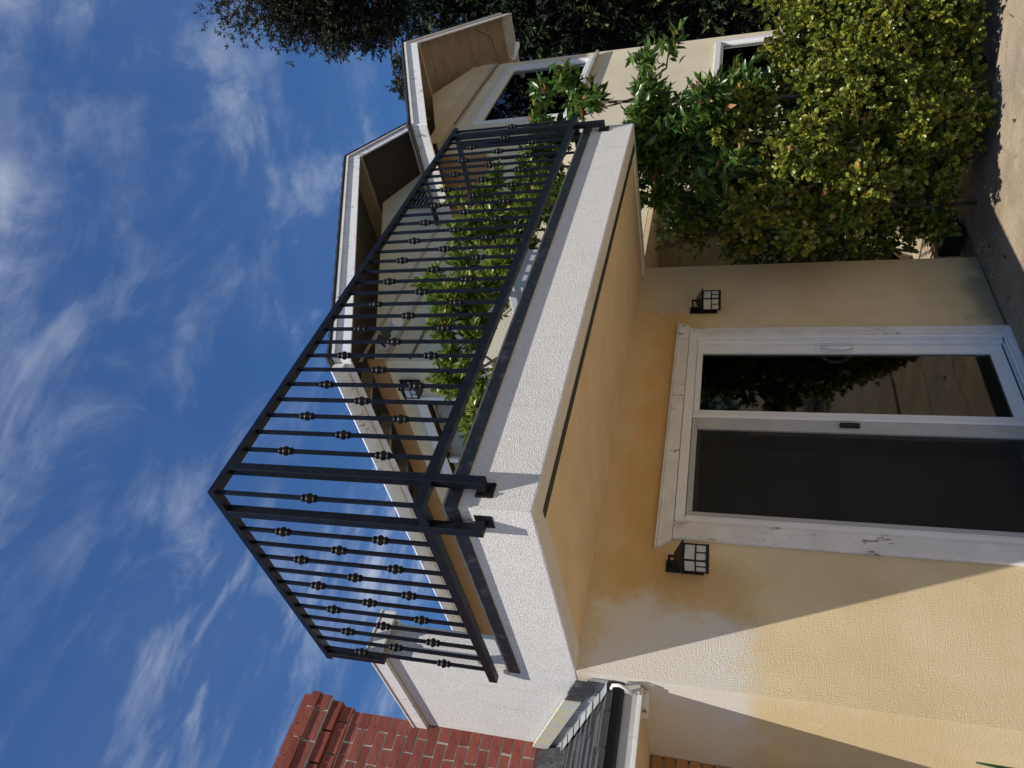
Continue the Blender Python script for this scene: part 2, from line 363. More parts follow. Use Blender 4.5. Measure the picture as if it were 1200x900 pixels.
# upper wing: gable wall with the ridge at x=6.02, side wall facing left with a doorway
rz = lambda x: 6.49-.366*abs(x-6.02)-.30
b = MB()
b.prism([(WX, WY, 2.74), (9.17, WY, 2.74), (9.17, WY, rz(9.17)), (6.02, WY, rz(6.02)), (WX, WY, rz(WX))], (0, .18, 0))
b.prism([(WX, WY+.18, 2.74), (WX, .84, 2.74), (WX, .84, 4.66), (WX, 2.6, 4.66), (WX, 2.6, 2.74), (WX, 6.8, 2.74), (WX, 6.8, WZ), (WX, WY+.18, WZ)], (.18, 0, 0))
b.build('upper_wing_wall', 'crm', house)
bx('upper_back_wall', 'crm', house, WX, 9.1, 6.8, 6.98, 2.74, 5.0)
# front wing (right): front wall with two window openings, left side wall
VX0, VX1, VY = 5.75, 8.25, -.5
b = MB()
r2 = lambda x: 5.925-.365*abs(x-7.35)-.22
U = (6.15, 8.03, 3.62, 4.80); L_ = (6.74, 8.04, 1.05, 2.09)
def wallpiece(x0, x1, z0, z1): b.box(x0, x1, VY, VY+.18, z0, z1)
wallpiece(VX0, VX1, -.05, L_[2]); wallpiece(VX0, L_[0], L_[2], L_[3]); wallpiece(L_[1], VX1, L_[2], L_[3])
wallpiece(VX0, VX1, L_[3], U[2]); wallpiece(VX0, U[0], U[2], U[3]); wallpiece(U[1], VX1, U[2], U[3])
b.prism([(VX0, VY, U[3]), (VX1, VY, U[3]), (VX1, VY, r2(VX1)), (7.35, VY, r2(7.35)), (VX0, VY, r2(VX0))], (0, .18, 0))
b.build('front_wing_wall', 'crm', house)
b = MB(); b.box(VX0, VX0+.18, VY+.18, 2.2, -.05, r2(VX0)); b.box(VX1-.18, VX1, VY+.18, 4, -.05, r2(VX1)); b.build('side_wall', 'crm', house)
b = MB(); b.box(VX0, VX0+.02, VY+.18, WY, 0, 0); 
bx('side_wall_shade_board', 'blo', house, VX0-.018, VX0, VY+.16, WY-.002, 4.55, 5.14)  # brown board colours in the warm shade high on the side wall
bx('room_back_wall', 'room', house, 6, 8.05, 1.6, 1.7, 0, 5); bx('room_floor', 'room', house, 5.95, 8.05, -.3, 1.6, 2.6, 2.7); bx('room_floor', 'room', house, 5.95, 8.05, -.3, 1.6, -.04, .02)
def window(x0, x1, z0, z1, y, slats, fw=.065, mid=None):
    f = MB(); yy0, yy1 = y-.025, y+.07
    f.box(x0, x1, yy0, yy1, z1-fw, z1); f.box(x0, x1, yy0, yy1, z0, z0+fw)
    f.box(x0, x0+fw, yy0, yy1, z0+fw, z1-fw); f.box(x1-fw, x1, yy0, yy1, z0+fw, z1-fw)
    o = f.build('window', 'vin', house, bevel=.004)
    s_ = MB(); g0 = .028
    a0, a1, c0, c1 = x0+fw, x1-fw, z0+fw, z1-fw
    s_.box(a0, a1, y+.0, y+.05, c1-g0, c1); s_.box(a0, a1, y+.0, y+.05, c0, c0+g0); s_.box(a0, a0+g0, y, y+.05, c0+g0, c1-g0); s_.box(a1-g0, a1, y, y+.05, c0+g0, c1-g0)
    if mid: s_.box(mid-.02, mid+.02, y, y+.05, c0+g0, c1-g0)
    s_.build('sash', 'vin', o, bevel=.003)
    MB().box(a0+g0, a1-g0, y+.022, y+.027, c0+g0, c1-g0).build('pane', 'gl3', o)
    if slats:
        z = c1-.12
        while z > c0+.03:
            MB().prism([(a0+.03, y+.10, z), (a0+.03, y+.135, z-.022), (a0+.03, y+.137, z-.019), (a0+.03, y+.102, z+.003)], (a1-a0-.06, 0, 0)).build('blind_slat', 'bli', o); z -= .042
    return o
wu = window(*U, VY, False); wl = window(*L_, VY, True)
bx('window_sill', 'gry', wu, 5.98+.1, 8.14, VY-.06, VY-.002, 3.575, 3.612)
# doorway of the upper wing on its left face
f = MB(); yA, yB = .84, 2.6
f.box(WX-.035, WX+.09, yA-.08, yA, 2.74, 4.66); f.box(WX-.035, WX+.09, yB, yB+.08, 2.74, 4.66); f.box(WX-.035, WX+.09, yA-.08, yB+.08, 4.66, 4.75)
f.box(WX+.02, WX+.07, 1.69, 1.75, 2.74, 4.66)
dr = f.build('balcony_door_frame', 'vin', house, bevel=.004)
MB().box(WX+.04, WX+.046, yA, 1.69, 2.75, 4.66).build('pane', 'gl2', dr); MB().box(WX+.04, WX+.046, 1.75, yB, 2.75, 4.66).build('pane', 'gl2', dr)
cu = MB(); n = 40
vs = [(WX+.12+.03*math.sin(i*1.9), yA+i*(yB-yA)/n, z) for z in (2.76, 4.64) for i in range(n+1)]
cu.add(vs, [(i, i+1, n+2+i, n+1+i) for i in range(n)]); cu.build('curtain', 'cur', dr)

# ------------------------------------------------------------------ roofs
def roof(parent, xl, zl, yl, xa, za, ya, xr, zr, yr, yb, boards_left, boards_right, gutter=True, wood='wod'):
    th = .055
    def slab(x0, z0, y0, x1, z1, y1, dz0, dz1, name, mat, out=0):
        MB().prism([(x0, y0-out, z0+dz0), (x1, y1-out, z1+dz0), (x1, yb, z1+dz0), (x0, yb, z0+dz0)], (0, 0, dz1-dz0)).build(name, mat, parent)
    for (x0, z0, y0, nb) in ((xl, zl, yl, boards_left), (xr, zr, yr, boards_right)):
        sgn = 1 if x0 < xa else -1
        # shingle field, courses stepping up the slope
        nc = 14; slab(x0-sgn*.03, z0-.011, y0, xa, za, ya, -.012, .0, 'roof_underlay', 'shg', .02)
        for c_ in range(nc):
            t0, t1 = c_/nc, (c_+1)/nc
            P = lambda t: (x0+(xa-x0)*t-(sgn*.03 if t == 0 else 0), y0+(ya-y0)*t-.03, z0+(za-z0)*t)
            a, e = P(t0), P(t1)
            MB().add([(a[0], a[1], a[2]+.001), (e[0], e[1], e[2]+.001), (e[0], yb, e[2]+.001), (a[0], yb, a[2]+.001),
                      (a[0], a[1], a[2]+.026), (e[0], e[1], e[2]+.010), (e[0], yb, e[2]+.010), (a[0], yb, a[2]+.026)],
                     [(0, 3, 2, 1), (4, 5, 6, 7), (0, 1, 5, 4), (1, 2, 6, 5), (2, 3, 7, 6), (3, 0, 4, 7)]).build('shingle_course', 'shg', parent)
        # sheathing boards seen from below
        L = abs(xa-x0); nb_ = max(1, int(L/.19))
        for k in range(nb_):
            t0, t1 = (k+.012)/nb_, (k+.985)/nb_
            a = (x0+(xa-x0)*t0, y0+(ya-y0)*t0+.02, z0+(za-z0)*t0-.014); e = (x0+(xa-x0)*t1, y0+(ya-y0)*t1+.02, z0+(za-z0)*t1-.014)
            j = rng.uniform(0, .004)
            MB().prism([(a[0], a[1], a[2]-.025-j), (e[0], e[1], e[2]-.025-j), (e[0], yb, e[2]-.025-j), (a[0], yb, a[2]-.025-j)], (0, 0, .024)).build('soffit_board', wood, parent)
        # rake: trim strip above a deeper barge board
        def rake(y_off, thick, top, bot, name, mat):
            MB().prism([(x0, y0+y_off, z0+top), (xa, ya+y_off, za+top), (xa, ya+y_off, za+bot), (x0, y0+y_off, z0+bot)], (0, thick, 0)).build(name, mat, parent, bevel=.003)
        rake(-.022, .02, -.016, -.052, 'drip_strip', 'wht'); rake(.0, .018, -.016, -.20, 'barge_board', 'wht2')
        # eave fascia running back
        MB().box(min(x0, x0+sgn*.02), max(x0, x0+sgn*.02), y0+.02, yb, z0-.19, z0-.018).build('eave_fascia', 'wht', parent, bevel=.003)
        if gutter and sgn > 0:
            gm = MB(); gx0 = x0-.012
            prof = [(gx0, z0-.03), (gx0-.085, z0-.022), (gx0-.105, z0-.05), (gx0-.09, z0-.09), (gx0-.05, z0-.125), (gx0, z0-.13)]
            gm.prism([(a, y0+.05, b_) for a, b_ in prof], (0, yb-y0-.05, 0)).build('gutter', 'wht', parent)
        # rafters: tails cross the overhang
        y = y0+.62
        while y < yb-.1:
            dzz = (za-z0)/abs(xa-x0); x1 = x0+sgn*.56
            MB().prism([(x0+sgn*.022, y, z0-.045), (x1, y, z0-.045+dzz*.54), (x1, y, z0-.16+dzz*.54), (x0+sgn*.022, y, z0-.16)], (0, .045, 0)).build('rafter', 'raf', parent); y += .61
    MB().box(xa-.022, xa+.022, ya+.02, yb, za-.22, za-.045).build('ridge_beam', 'raf', parent)
ro1 = thing('gable_roof', 'larger gabled shingle roof with white barge boards above the balcony', 'roof', (6, 0, 5.2))
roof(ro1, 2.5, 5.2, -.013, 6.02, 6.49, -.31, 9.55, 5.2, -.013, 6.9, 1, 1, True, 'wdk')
ro2 = thing('gable_roof', 'smaller gabled shingle roof with peeling white board, right of the larger gable', 'roof', (7.35, -.8, 5.2))
roof(ro2, 5.37, 5.2, -.88, 7.35, 5.925, -1.168, 9.33, 5.2, -.86, .32, 1, 1, False)
# blocking and frieze trim along the wall tops, and a strip coloured as eave shade
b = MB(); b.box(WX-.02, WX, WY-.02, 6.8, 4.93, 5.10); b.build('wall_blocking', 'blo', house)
b = MB(); b.box(WX-.02, VX0-.02, WY-.02, WY, 4.90, 4.935); b.box(WX-.02, VX0-.02, WY-.012, WY, 5.16, 5.19); b.build('frieze_trim', 'raf', house)
b = MB(); b.box(VX0-.015, VX1, VY-.018, VY-.001, 5.00, 5.06); b.build('frieze_trim', 'raf', house); bx('eave_shade_strip', 'sof', house, VX0-.01, VX1+.01, VY-.012, VY-.001, 5.061, 5.26)  # tan strip at the top paints the eave's shade onto the front wall
# louvred gable vent
vt = MB(); vx0, vx1, vz0, vz1 = 5.78, 6.36, 5.35, 5.80
vt.box(vx0, vx1, WY-.03, WY, vz1-.03, vz1); vt.box(vx0, vx1, WY-.03, WY, vz0, vz0+.03); vt.box(vx0, vx0+.03, WY-.03, WY, vz0+.03, vz1-.03); vt.box(vx1-.03, vx1, WY-.03, WY, vz0+.03, vz1-.03)
vt_ = vt.build('gable_vent', 'raf', house)
MB().box(vx0+.03, vx1-.03, WY-.004, WY-.001, vz0+.03, vz1-.03).build('vent_backing', 'blk', vt_)
for k in range(7):
    z = vz0+.05+k*.052
    MB().prism([(vx0+.03, WY-.026, z), (vx0+.03, WY-.006, z+.03), (vx0+.03, WY-.006, z+.036), (vx0+.03, WY-.026, z+.006)], (vx1-vx0-.06, 0, 0)).build('louvre', 'raf', vt_)
# cables
def cable(pts, r=.008, mat='cab', parent=house, name='cable'): return MB().tube(pts, r, 6).build(name, mat, parent, smooth=True)
cable([(WX+.02, WY-.012, 4.60+.08), (3.6, WY-.012, 4.66), (4.6, WY-.012, 4.69), (VX0-.03, WY-.012, 4.72)], .010)
cable([(8.6, -.9, 5.35), (8.45, -.8, 5.10), (8.2, -.53, 4.98), (7.2, -.52, 5.02), (6.2, -.52, 5.03)], .008)

# ------------------------------------------------------------------ balcony
bal = thing('balcony', 'white stucco balcony parapet with tan soffit projecting over the sliding door', 'balcony', (1.9, -.6, 2.6))
T = .13
b = MB()
# parapet: front, left and right runs as one mitred ring
o_ = [(-.003, .30), (-.003, -D), (W, -D), (W, .33)]; i_ = [(T, .30), (T, -D+T), (W-T, -D+T), (W-T, .33)]
for k in range(3):
    b.prism([(*o_[k], SZ), (*o_[k+1], SZ), (*i_[k+1], SZ), (*i_[k], SZ)], (0, 0, PT-SZ-.004))
pr = b.build('parapet', 'wst', bal)
bm = bmesh.new(); bm.from_mesh(pr.data); bmesh.ops.remove_doubles(bm, verts=bm.verts, dist=1e-5)
bm.faces.ensure_lookup_table()
seen = {}
for f_ in bm.faces: seen.setdefault(tuple(sorted(v.index for v in f_.verts)), []).append(f_)
bmesh.ops.delete(bm, geom=[f_ for v in seen.values() if len(v) > 1 for f_ in v], context='FACES'); bmesh.ops.recalc_face_normals(bm, faces=bm.faces); bm.to_mesh(pr.data); bm.free()
bv = pr.modifiers.new('bevel', 'BEVEL'); bv.width = .012; bv.segments = 3; bv.limit_method = 'ANGLE'
MB().box(.03, W-.03, -D+.03, -.001, SZ+.012, SZ+.03).build('soffit', 'sof', bal)
MB().box(T, W-T, -D+T, WY-.002, 2.70, 2.745).build('deck_floor', 'dck', bal)
MB().box(.2, WX+.1, .21, 6.8, 2.70, 2.742).build('deck_floor', 'dck', bal)
gr = MB(); gr.box(.10, W-.10, -D+.122, -D+.172, SZ-.004, SZ+.0118); gr.build('soffit_drip_vent', 'grn', bal)
# flashing cap: folded metal lip over the parapet top
fo = .012
def cap(pts_o, pts_i, z0, z1, name, mat, par=bal):
    m_ = MB()
    for k in range(len(pts_o)-1): m_.prism([(*pts_o[k], z0), (*pts_o[k+1], z0), (*pts_i[k+1], z0), (*pts_i[k], z0)], (0, 0, z1-z0))
    return m_.build(name, mat, par)
oo = [(-fo, .10), (-fo, -D-fo), (W+fo, -D-fo), (W+fo, .32)]; oi = [(-.002, .10), (-.002, -D-.002), (W+.002, -D-.002), (W+.002, .32)]
cap(oo, oi, 2.908, PT, 'flashing_lip', 'fla')
o2 = [(-fo-.006, .10), (-fo-.006, -D-fo-.006), (W+fo+.006, -D-fo-.006), (W+fo+.006, .32)]
i2 = [(T+.01, .10), (T+.01, -D+T+.01), (W-T-.01, -D+T+.01), (W-T-.01, .32)]
cap(o2, i2, PT, PT+.008, 'flashing_cap', 'fl2')
# white stucco wall stub that closes the balcony on the left, with its painted fascia
b = MB(); b.prism([(-.0036, .102, SZ), (-.0036, .102, 3.74), (-.0036, 3.6, 3.74), (-.0036, 3.6, 2.47), (-.0036, .17, 2.47)], (.1936, 0, 0)); b.build('end_wall', 'wst', bal, bevel=.002)
bx('fascia_board', 'wht', bal, -.034, -.006, .07, 3.6, 3.722, 3.812, .003); bx('fascia_board', 'wht', bal, -.034, .235, .045, .068, 3.722, 3.812, .003); bx('fascia_board', 'wht', bal, .2, .222, .07, 3.6, 3.722, 3.812, .003)
bx('end_wall_cap', 'wht', bal, -.04, .24, .04, 3.6, 3.814, 3.824)

# ------------------------------------------------------------------ railing
rail = thing('railing', 'black wrought iron balcony railing with collared balusters round the corner', 'railing', (-.04, -D-.04, 2.8))
TZ, BZ, OF = 4.08, 3.03, .07
ro = .04
def rail_run(z0, z1, name):
    o = [(-OF, .126), (-OF, -D-OF), (W+OF, -D-OF), (W+OF, .32)]; i = [(-OF+ro, .126), (-OF+ro, -D-OF+ro), (W+OF-ro, -D-OF+ro), (W+OF-ro, .32)]
    for k in range(3): MB().prism([(*o[k], z0), (*o[k+1], z0), (*i[k+1], z0), (*i[k], z0)], (0, 0, z1-z0)).build(name, 'iron', rail)
rail_run(TZ-.028, TZ+.008, 'top_rail'); rail_run(BZ, BZ+.045, 'bottom_rail')
def post(x, y, face, z0=2.80, z1=TZ-.029):
    h = .0215
    p = MB().box(x-h, x+h, y-h, y+h, z0, z1).build('post', 'iron', rail, bevel=.003)
    if z0 < 2.9:
        dx, dy = face
        br = MB()
        c = (x, y, z0+.022)
        if dy: br.box(x-.02, x+.02, y+h, -D-.008, z0, z0+.042)
        else:
            x1 = -.008 if dx > 0 else W+.008
            br.box(min(x+dx*h, x1), max(x+dx*h, x1), y-.02, y+.02, z0, z0+.042)
        br.build('bracket', 'iron', p, bevel=.002)
        pl = MB(); s_ = .04; zc = z0+.01
        if dy: pl.box(x-s_, x+s_, -D-.008, -D+.001, zc-s_, zc+s_)
        else:
            x0, x1 = (-.008, .001) if dx > 0 else (W-.001, W+.008)
            pl.box(x0, x1, y-s_, y+s_, zc-s_, zc+s_)
        pl.build('mounting_plate', 'iron', p, bevel=.004)
        for sa in (-1, 1):
            for sb in (-1, 1):
                if dy: MB().lathe((x+sa*.029, -D-.012, zc+sb*.029), [(-.004, .006), (.005, .006)], 6, 'y').build('bolt', 'iron', p)
yf = -D-OF+ro/2; xl = -OF+ro/2; xr = W+OF-ro/2
post(.092, yf, (0, 1)); post(xl, -1.245, (1, 0)); post(3.71, yf, (0, 1)); post(xr, -1.245, (-1, 0))
post(xl, .075, (1, 0), 3.70); post(xr, .28, (-1, 0), 2.98)
# balusters
R0 = .0085
ztop, zbot = TZ-.03, BZ+.046
shaft = MB().box(-.0079, .0079, -.0079, .0079, zbot, ztop).build('baluster', 'iron', rail)
kp = [(-.040, .010), (-.038, .0165), (-.030, .0185), (-.024, .016), (-.022, .011), (-.017, .012), (-.012, .019), (-.004, .0235), (.004, .0235), (.012, .019), (.017, .012), (.022, .011), (.024, .016), (.030, .0185), (.038, .0165), (.040, .010)]
knob = MB().lathe((0, 0, 0), kp, 12).build('collar', 'iron', shaft, smooth=True)
placed = []
def baluster(x, y, kind, first=False):
    if first: o, = (shaft,)
    else:
        o = shaft.copy(); COL.objects.link(o); o.parent = rail; o.matrix_parent_inverse = Matrix.Translation(-rail.location)
    o.location = (x, y, 0)
    zs = (3.83, 3.322) if kind else (3.577,)
    for k, z in enumerate(zs):
        if first and k == 0: q = knob
        else: q = knob.copy(); COL.objects.link(q); q.parent = o
        q.location = (0, 0, z); q.scale = (1, 1, .9)
baluster(xl+.004, yf+.004, 0, True)
x = .216; k = 0
while x < 3.66: baluster(x, yf, k % 2 == 0); x += .1166; k += 1
y = -1.111; k = 0
while y < .06: baluster(xl, y, k % 2 == 0); y += .1133; k += 1
y = -1.111; k = 0
while y < .24: baluster(xr, y, k % 2 == 0); y += .1166; k += 1
baluster(xr-.004, yf+.004, 0)

# ------------------------------------------------------------------ sliding door
door = thing('sliding_door', 'white framed sliding patio door with grey insect screen beneath the balcony', 'sliding door', (1.9, 0, 0))
b = MB()
MB().prism([(.86, -.001, 2.154), (2.895, -.001, 2.154), (2.93, -.001, 2.236), (.80, -.001, 2.236)], (0, -.030, 0)).build('door_header_trim', 'wht', door, bevel=.003)
bx('header_cap', 'wht', door, .795, 2.935, -.042, -.001, 2.2375, 2.248, .002)
bx('door_side_trim', 'wht', door, .868, .989, -.026, -.001, .0, 2.152, .004); bx('door_side_trim', 'wht', door, 2.79, 2.872, -.026, -.001, .0, 2.152, .004)
bx('inner_trim_bead', 'wht', door, .990, 1.004, -.018, -.001, .045, 2.138, .002)
b = MB(); b.box(1.005, 2.789, -.014, .13, 2.09, 2.150); b.box(1.005, 1.038, -.014, .13, .045, 2.089); b.box(2.765, 2.789, -.014, .13, .045, 2.089)
b.box(2.742, 2.764, .02, .13, .045, 2.089); b.build('door_frame', 'vin', door, bevel=.003)
b = MB(); b.box(.95, 2.83, -.055, .15, .0, .03); b.box(.99, 2.79, -.012, -.004, .031, .044); b.box(.99, 2.79, .035, .043, .031, .044); b.build('threshold', 'vin', door, bevel=.003)
def panel(name, x0, x1, z0, z1, y0, y1, sw, top, bot, mat, pane_mat, pane_name, l=None):
    f = MB(); f.box(x0, x0+sw, y0, y1, z0, z1); f.box(x1-sw, x1, y0, y1, z0, z1); f.box(x0+sw, x1-sw, y0, y1, z1-top, z1); f.box(x0+sw, x1-sw, y0, y1, z0, z0+bot)
    o = f.build(name, mat, door, bevel=.003)
    yc = (y0+y1)/2
    MB().box(x0+sw-.003, x1-sw+.003, yc-.003, yc+.003, z0+bot-.003, z1-top+.003).build(pane_name, pane_mat, o)
    return o
p1 = panel('fixed_panel', 1.942, 2.740, .05, 2.088, .048, .085, .086, .042, .085, 'vin', 'gls', 'glass_pane')
p2 = panel('rear_panel', 1.040, 1.99, .05, 2.088, .092, .125, .07, .06, .10, 'gry', 'gls', 'glass_pane')
p3 = panel('screen_panel', 1.058, 1.905, .045, 2.086, .004, .03, .037, .036, .06, 'gry', 'scr', 'screen_mesh')
bx('screen_edge_trim', 'vin', door, 1.906, 1.928, -.004, .03, .045, 2.086, .002); bx('screen_edge_trim', 'vin', door, 1.040, 1.057, -.004, .03, .045, 2.086, .002)
bx('screen_inner_stile', 'gry', p3, 1.80, 1.867, .0, .032, .06, 2.05, .002)
cv = MB(); n_ = 60
vs_ = [(1.0+i*.9/n_, .22+.025*math.sin(i*1.15)+.01*math.sin(i*.37), z) for z in (.04, 2.1) for i in range(n_+1)]
cv.add(vs_, [(i, i+1, n_+2+i, n_+1+i) for i in range(n_)]); cv.build('inner_curtain', 'cu2', door, smooth=True)
h = MB(); h.tube([(2.69, .047, 1.20), (2.69, .02, 1.20), (2.655, .005, 1.16), (2.645, .0, 1.10), (2.655, .005, 1.04), (2.69, .02, 1.0), (2.69, .047, 1.0)], .011, 8).build('handle', 'vin', door, smooth=True)
bx('handle_plate', 'vin', door, 2.668, 2.712, .04, .0475, .96, 1.25, .004)
bx('latch', 'blk', door, 1.838, 1.872, -.022, -.001, 1.04, 1.16, .005)
# ------------------------------------------------------------------ lanterns
def lantern(x, y, z, label, group='black wall lanterns', face='y'):
    t_ = thing('wall_lantern', label, 'wall lantern', (x, y, z), group)
    h = .057
    c = Vector((x, y-.105, z))
    def P(a, b_, d, e, f_, g_, name, mat, par, bev=0): return MB().box(c.x+a, c.x+b_, c.y+d, c.y+e, c.z+f_, c.z+g_).build(name, mat, par, bevel=bev)
    body = MB(); z0, z1 = -.065, .065
    for sx in (-1, 1):
        for sy in (-1, 1): body.box(*sorted((c.x+sx*h, c.x+sx*(h-.008))), *sorted((c.y+sy*h, c.y+sy*(h-.008))), c.z+z0, c.z+z1)
    for zz_ in (z0, z1-.008): body.box(c.x-h+.008, c.x+h-.008, c.y-h, c.y-h+.008, c.z+zz_, c.z+zz_+.008); body.box(c.x-h+.008, c.x+h-.008, c.y+h-.008, c.y+h, c.z+zz_, c.z+zz_+.008); body.box(c.x-h, c.x-h+.008, c.y-h+.008, c.y+h-.008, c.z+zz_, c.z+zz_+.008); body.box(c.x+h-.008, c.x+h, c.y-h+.008, c.y+h-.008, c.z+zz_, c.z+zz_+.008)
    fr = body.build('cage', 'blk', t_)
    # glazing bars: one cross bar, lower half divided once more
    zb = c.z-.002
    for s_ in (-1, 1):
        yy = c.y+s_*(h-.004); bar = MB(); bar.box(c.x-h+.008, c.x+h-.008, yy-.004, yy+.004, zb-.004, zb+.004); bar.box(c.x-.003, c.x+.003, yy-.004, yy+.004, c.z+z0+.008, zb-.004); bar.build('glazing_bar', 'blk', fr)
        xx = c.x+s_*(h-.004); bar = MB(); bar.box(xx-.004, xx+.004, c.y-h+.008, c.y+h-.008, zb-.004, zb+.004); bar.box(xx-.004, xx+.004, c.y-.003, c.y+.003, c.z+z0+.008, zb-.004); bar.build('glazing_bar', 'blk', fr)
        P(-h+.008, h-.008, s_*(h-.006)-.0015, s_*(h-.006)+.0015, z0+.008, z1-.008, 'pane', 'fro', fr)
        MB().box(c.x+s_*(h-.006)-.0015, c.x+s_*(h-.006)+.0015, c.y-h+.008, c.y+h-.008, c.z+z0+.008, c.z+z1-.008).build('pane', 'fro', fr)
    P(-h-.003, h+.003, -h-.003, h+.003, z0-.008, z0-.0005, 'base', 'blk', t_, .002)
    rf = MB(); a = h+.012; e = .016; zr, zt = c.z+z1+.001, c.z+z1+.052
    rf.add([(c.x-a, c.y-a, zr), (c.x+a, c.y-a, zr), (c.x+a, c.y+a, zr), (c.x-a, c.y+a, zr), (c.x-a, c.y-a, zr+.006), (c.x+a, c.y-a, zr+.006), (c.x+a, c.y+a, zr+.006), (c.x-a, c.y+a, zr+.006),
            (c.x-e, c.y-e, zt), (c.x+e, c.y-e, zt), (c.x+e, c.y+e, zt), (c.x-e, c.y+e, zt)],
           [(3, 2, 1, 0), (0, 1, 5, 4), (1, 2, 6, 5), (2, 3, 7, 6), (3, 0, 4, 7), (4, 5, 9, 8), (5, 6, 10, 9), (6, 7, 11, 10), (7, 4, 8, 11), (8, 9, 10, 11)])
    rf.build('lantern_roof', 'blk', t_)
    ar = MB(); ar.box(c.x-.006, c.x+.006, c.y-.006, c.y+.006, zt, zt+.022); ar.box(c.x-.006, c.x+.006, c.y-.006, y-.012, zt+.022, zt+.034); ar.build('arm', 'blk', t_)
    MB().box(c.x-.04, c.x+.04, y-.012, y-.0005, c.z-.045, zt+.05).build('back_plate', 'blk', t_, bevel=.003)
    return t_
lantern(.685, 0, 2.008, 'black box lantern on the wall left of the sliding door')
lantern(3.125, 0, 1.998, 'black box lantern on the wall right of the sliding door')
la = lantern(0, 0, 0, 'black lantern on the upstairs wall, half hidden behind the balcony shrubs')
la.rotation_euler = (0, 0, -math.pi/2); la.location = (WX-.0, .60, 4.69)

# ------------------------------------------------------------------ porch roof left of the corner
porch = thing('porch_roof', 'low dark shingle roof with grey gutter board butting against the white stucco wall', 'roof', (-1, .1, 2.2))
SL = .42; ey, ez = .075, 2.40
pz = lambda y: ez+(y-ey)*SL
XL = -3.4
b = MB(); b.prism([(XL, ey, pz(ey)-.03), (-.004, ey, pz(ey)-.03), (-.004, 1.35, pz(1.35)-.03), (XL, 1.35, pz(1.35)-.03)], (0, 0, .024)); b.build('roof_deck', 'wod', porch)
nrow = 11; rh = 1.25/nrow
for r_ in range(nrow):
    y0 = ey-.03+r_*rh; xx = -.004
    first = True
    while xx > -1.5:
        ww = rng.uniform(.16, .26) if not first else rng.uniform(.08, .2); first = False
        x1 = max(xx-ww, -1.5); lift = rng.uniform(.020, .036)
        za, zb = pz(y0), pz(y0+rh+.04)
        MB().add([(x1+.004, y0, za), (xx-.004, y0, za), (xx-.004, y0+rh+.04, zb), (x1+.004, y0+rh+.04, zb),
                  (x1+.004, y0+rng.uniform(-.006, .004), za+lift), (xx-.004, y0, za+lift), (xx-.004, y0+rh+.04, zb+.008), (x1+.004, y0+rh+.04, zb+.008)],
                 [(3, 2, 1, 0), (4, 5, 6, 7), (0, 1, 5, 4), (1, 2, 6, 5), (2, 3, 7, 6), (3, 0, 4, 7)]).build('shingle', 'shg', porch)
        xx = x1
    o = MB().add([(XL, y0, pz(y0)), (-1.502, y0, pz(y0)), (-1.502, y0+rh, pz(y0+rh)), (XL, y0+rh, pz(y0+rh)), (XL, y0, pz(y0)+.02), (-1.502, y0, pz(y0)+.02), (-1.502, y0+rh, pz(y0+rh)+.008), (XL, y0+rh, pz(y0+rh)+.008)],
                 [(3, 2, 1, 0), (4, 5, 6, 7), (0, 1, 5, 4), (1, 2, 6, 5), (2, 3, 7, 6), (3, 0, 4, 7)]).build('shingle_course', 'shg', porch)
bx('drip_board', 'blk', porch, XL, -.006, .058, .074, 2.332, 2.395)
bx('eave_fascia', 'gtr', porch, XL, -.01, .072, .09, 2.237, 2.335, .003)
bx('lit_edge_strip', 'wht', porch, XL, -.012, .062, .071, 2.24, 2.262, .002)  # white strip paints the sunlit lower edge of the grey fascia
bx('porch_soffit', 'sof', porch, XL, -.006, .092, .93, 2.262, 2.275)
bx('end_block', 'wht', porch, -.11, -.004, .095, .20, 2.215, 2.262, .003); bx('end_block', 'gtr', porch, -.055, -.004, .03, .070, 2.25, 2.33, .003)
MB().tube([(-.05, .05, 2.40), (-.05, .0, 2.385), (-.055, -.02, 2.35), (-.06, .0, 2.31), (-.06, .05, 2.295)], .009, 8).build('gutter_strap', 'vin', porch, smooth=True)
# stepped flashing against the white wall: one long pale strip over short grey steps
def strip(y0, y1, lo, hi, x0, x1, name, mat):
    MB().prism([(x0, y0, pz(y0)+lo), (x0, y1, pz(y1)+lo), (x0, y1, pz(y1)+hi), (x0, y0, pz(y0)+hi)], (x1-x0, 0, 0)).build(name, mat, porch)
for k in range(9):
    y0 = .05+k*.125; strip(y0, y0+.122, .02, .125+.012*(k % 2), -.020-.003*(k % 2), -.005, 'step_flashing', 'fl2'); MB().prism([(-.075, y0-.015, pz(y0-.015)+.034), (-.021, y0-.015, pz(y0-.015)+.040), (-.021, y0+.105, pz(y0+.105)+.034), (-.075, y0+.105, pz(y0+.105)+.028)], (0, 0, .003)).build('step_flashing', 'fl2', porch)
strip(.30, 1.03, .100, .195, -.040, -.026, 'long_flashing', 'fl3')
strip(.05, .21, .07, .20, -.036, -.026, 'corner_flashing', 'fla')
strip(.21, .31, .09, .19, -.032, -.026, 'corner_flashing', 'fla')
MB().prism([(XL+2, .90, pz(.90)+.012), (XL+2, 1.044, 2.96), (XL+2, 1.044, pz(1.044)-.01), (XL+2, .90, pz(.90)-.005)], (-XL-2.045, 0, 0)).build('apron_flashing', 'tar', porch, bevel=.006)
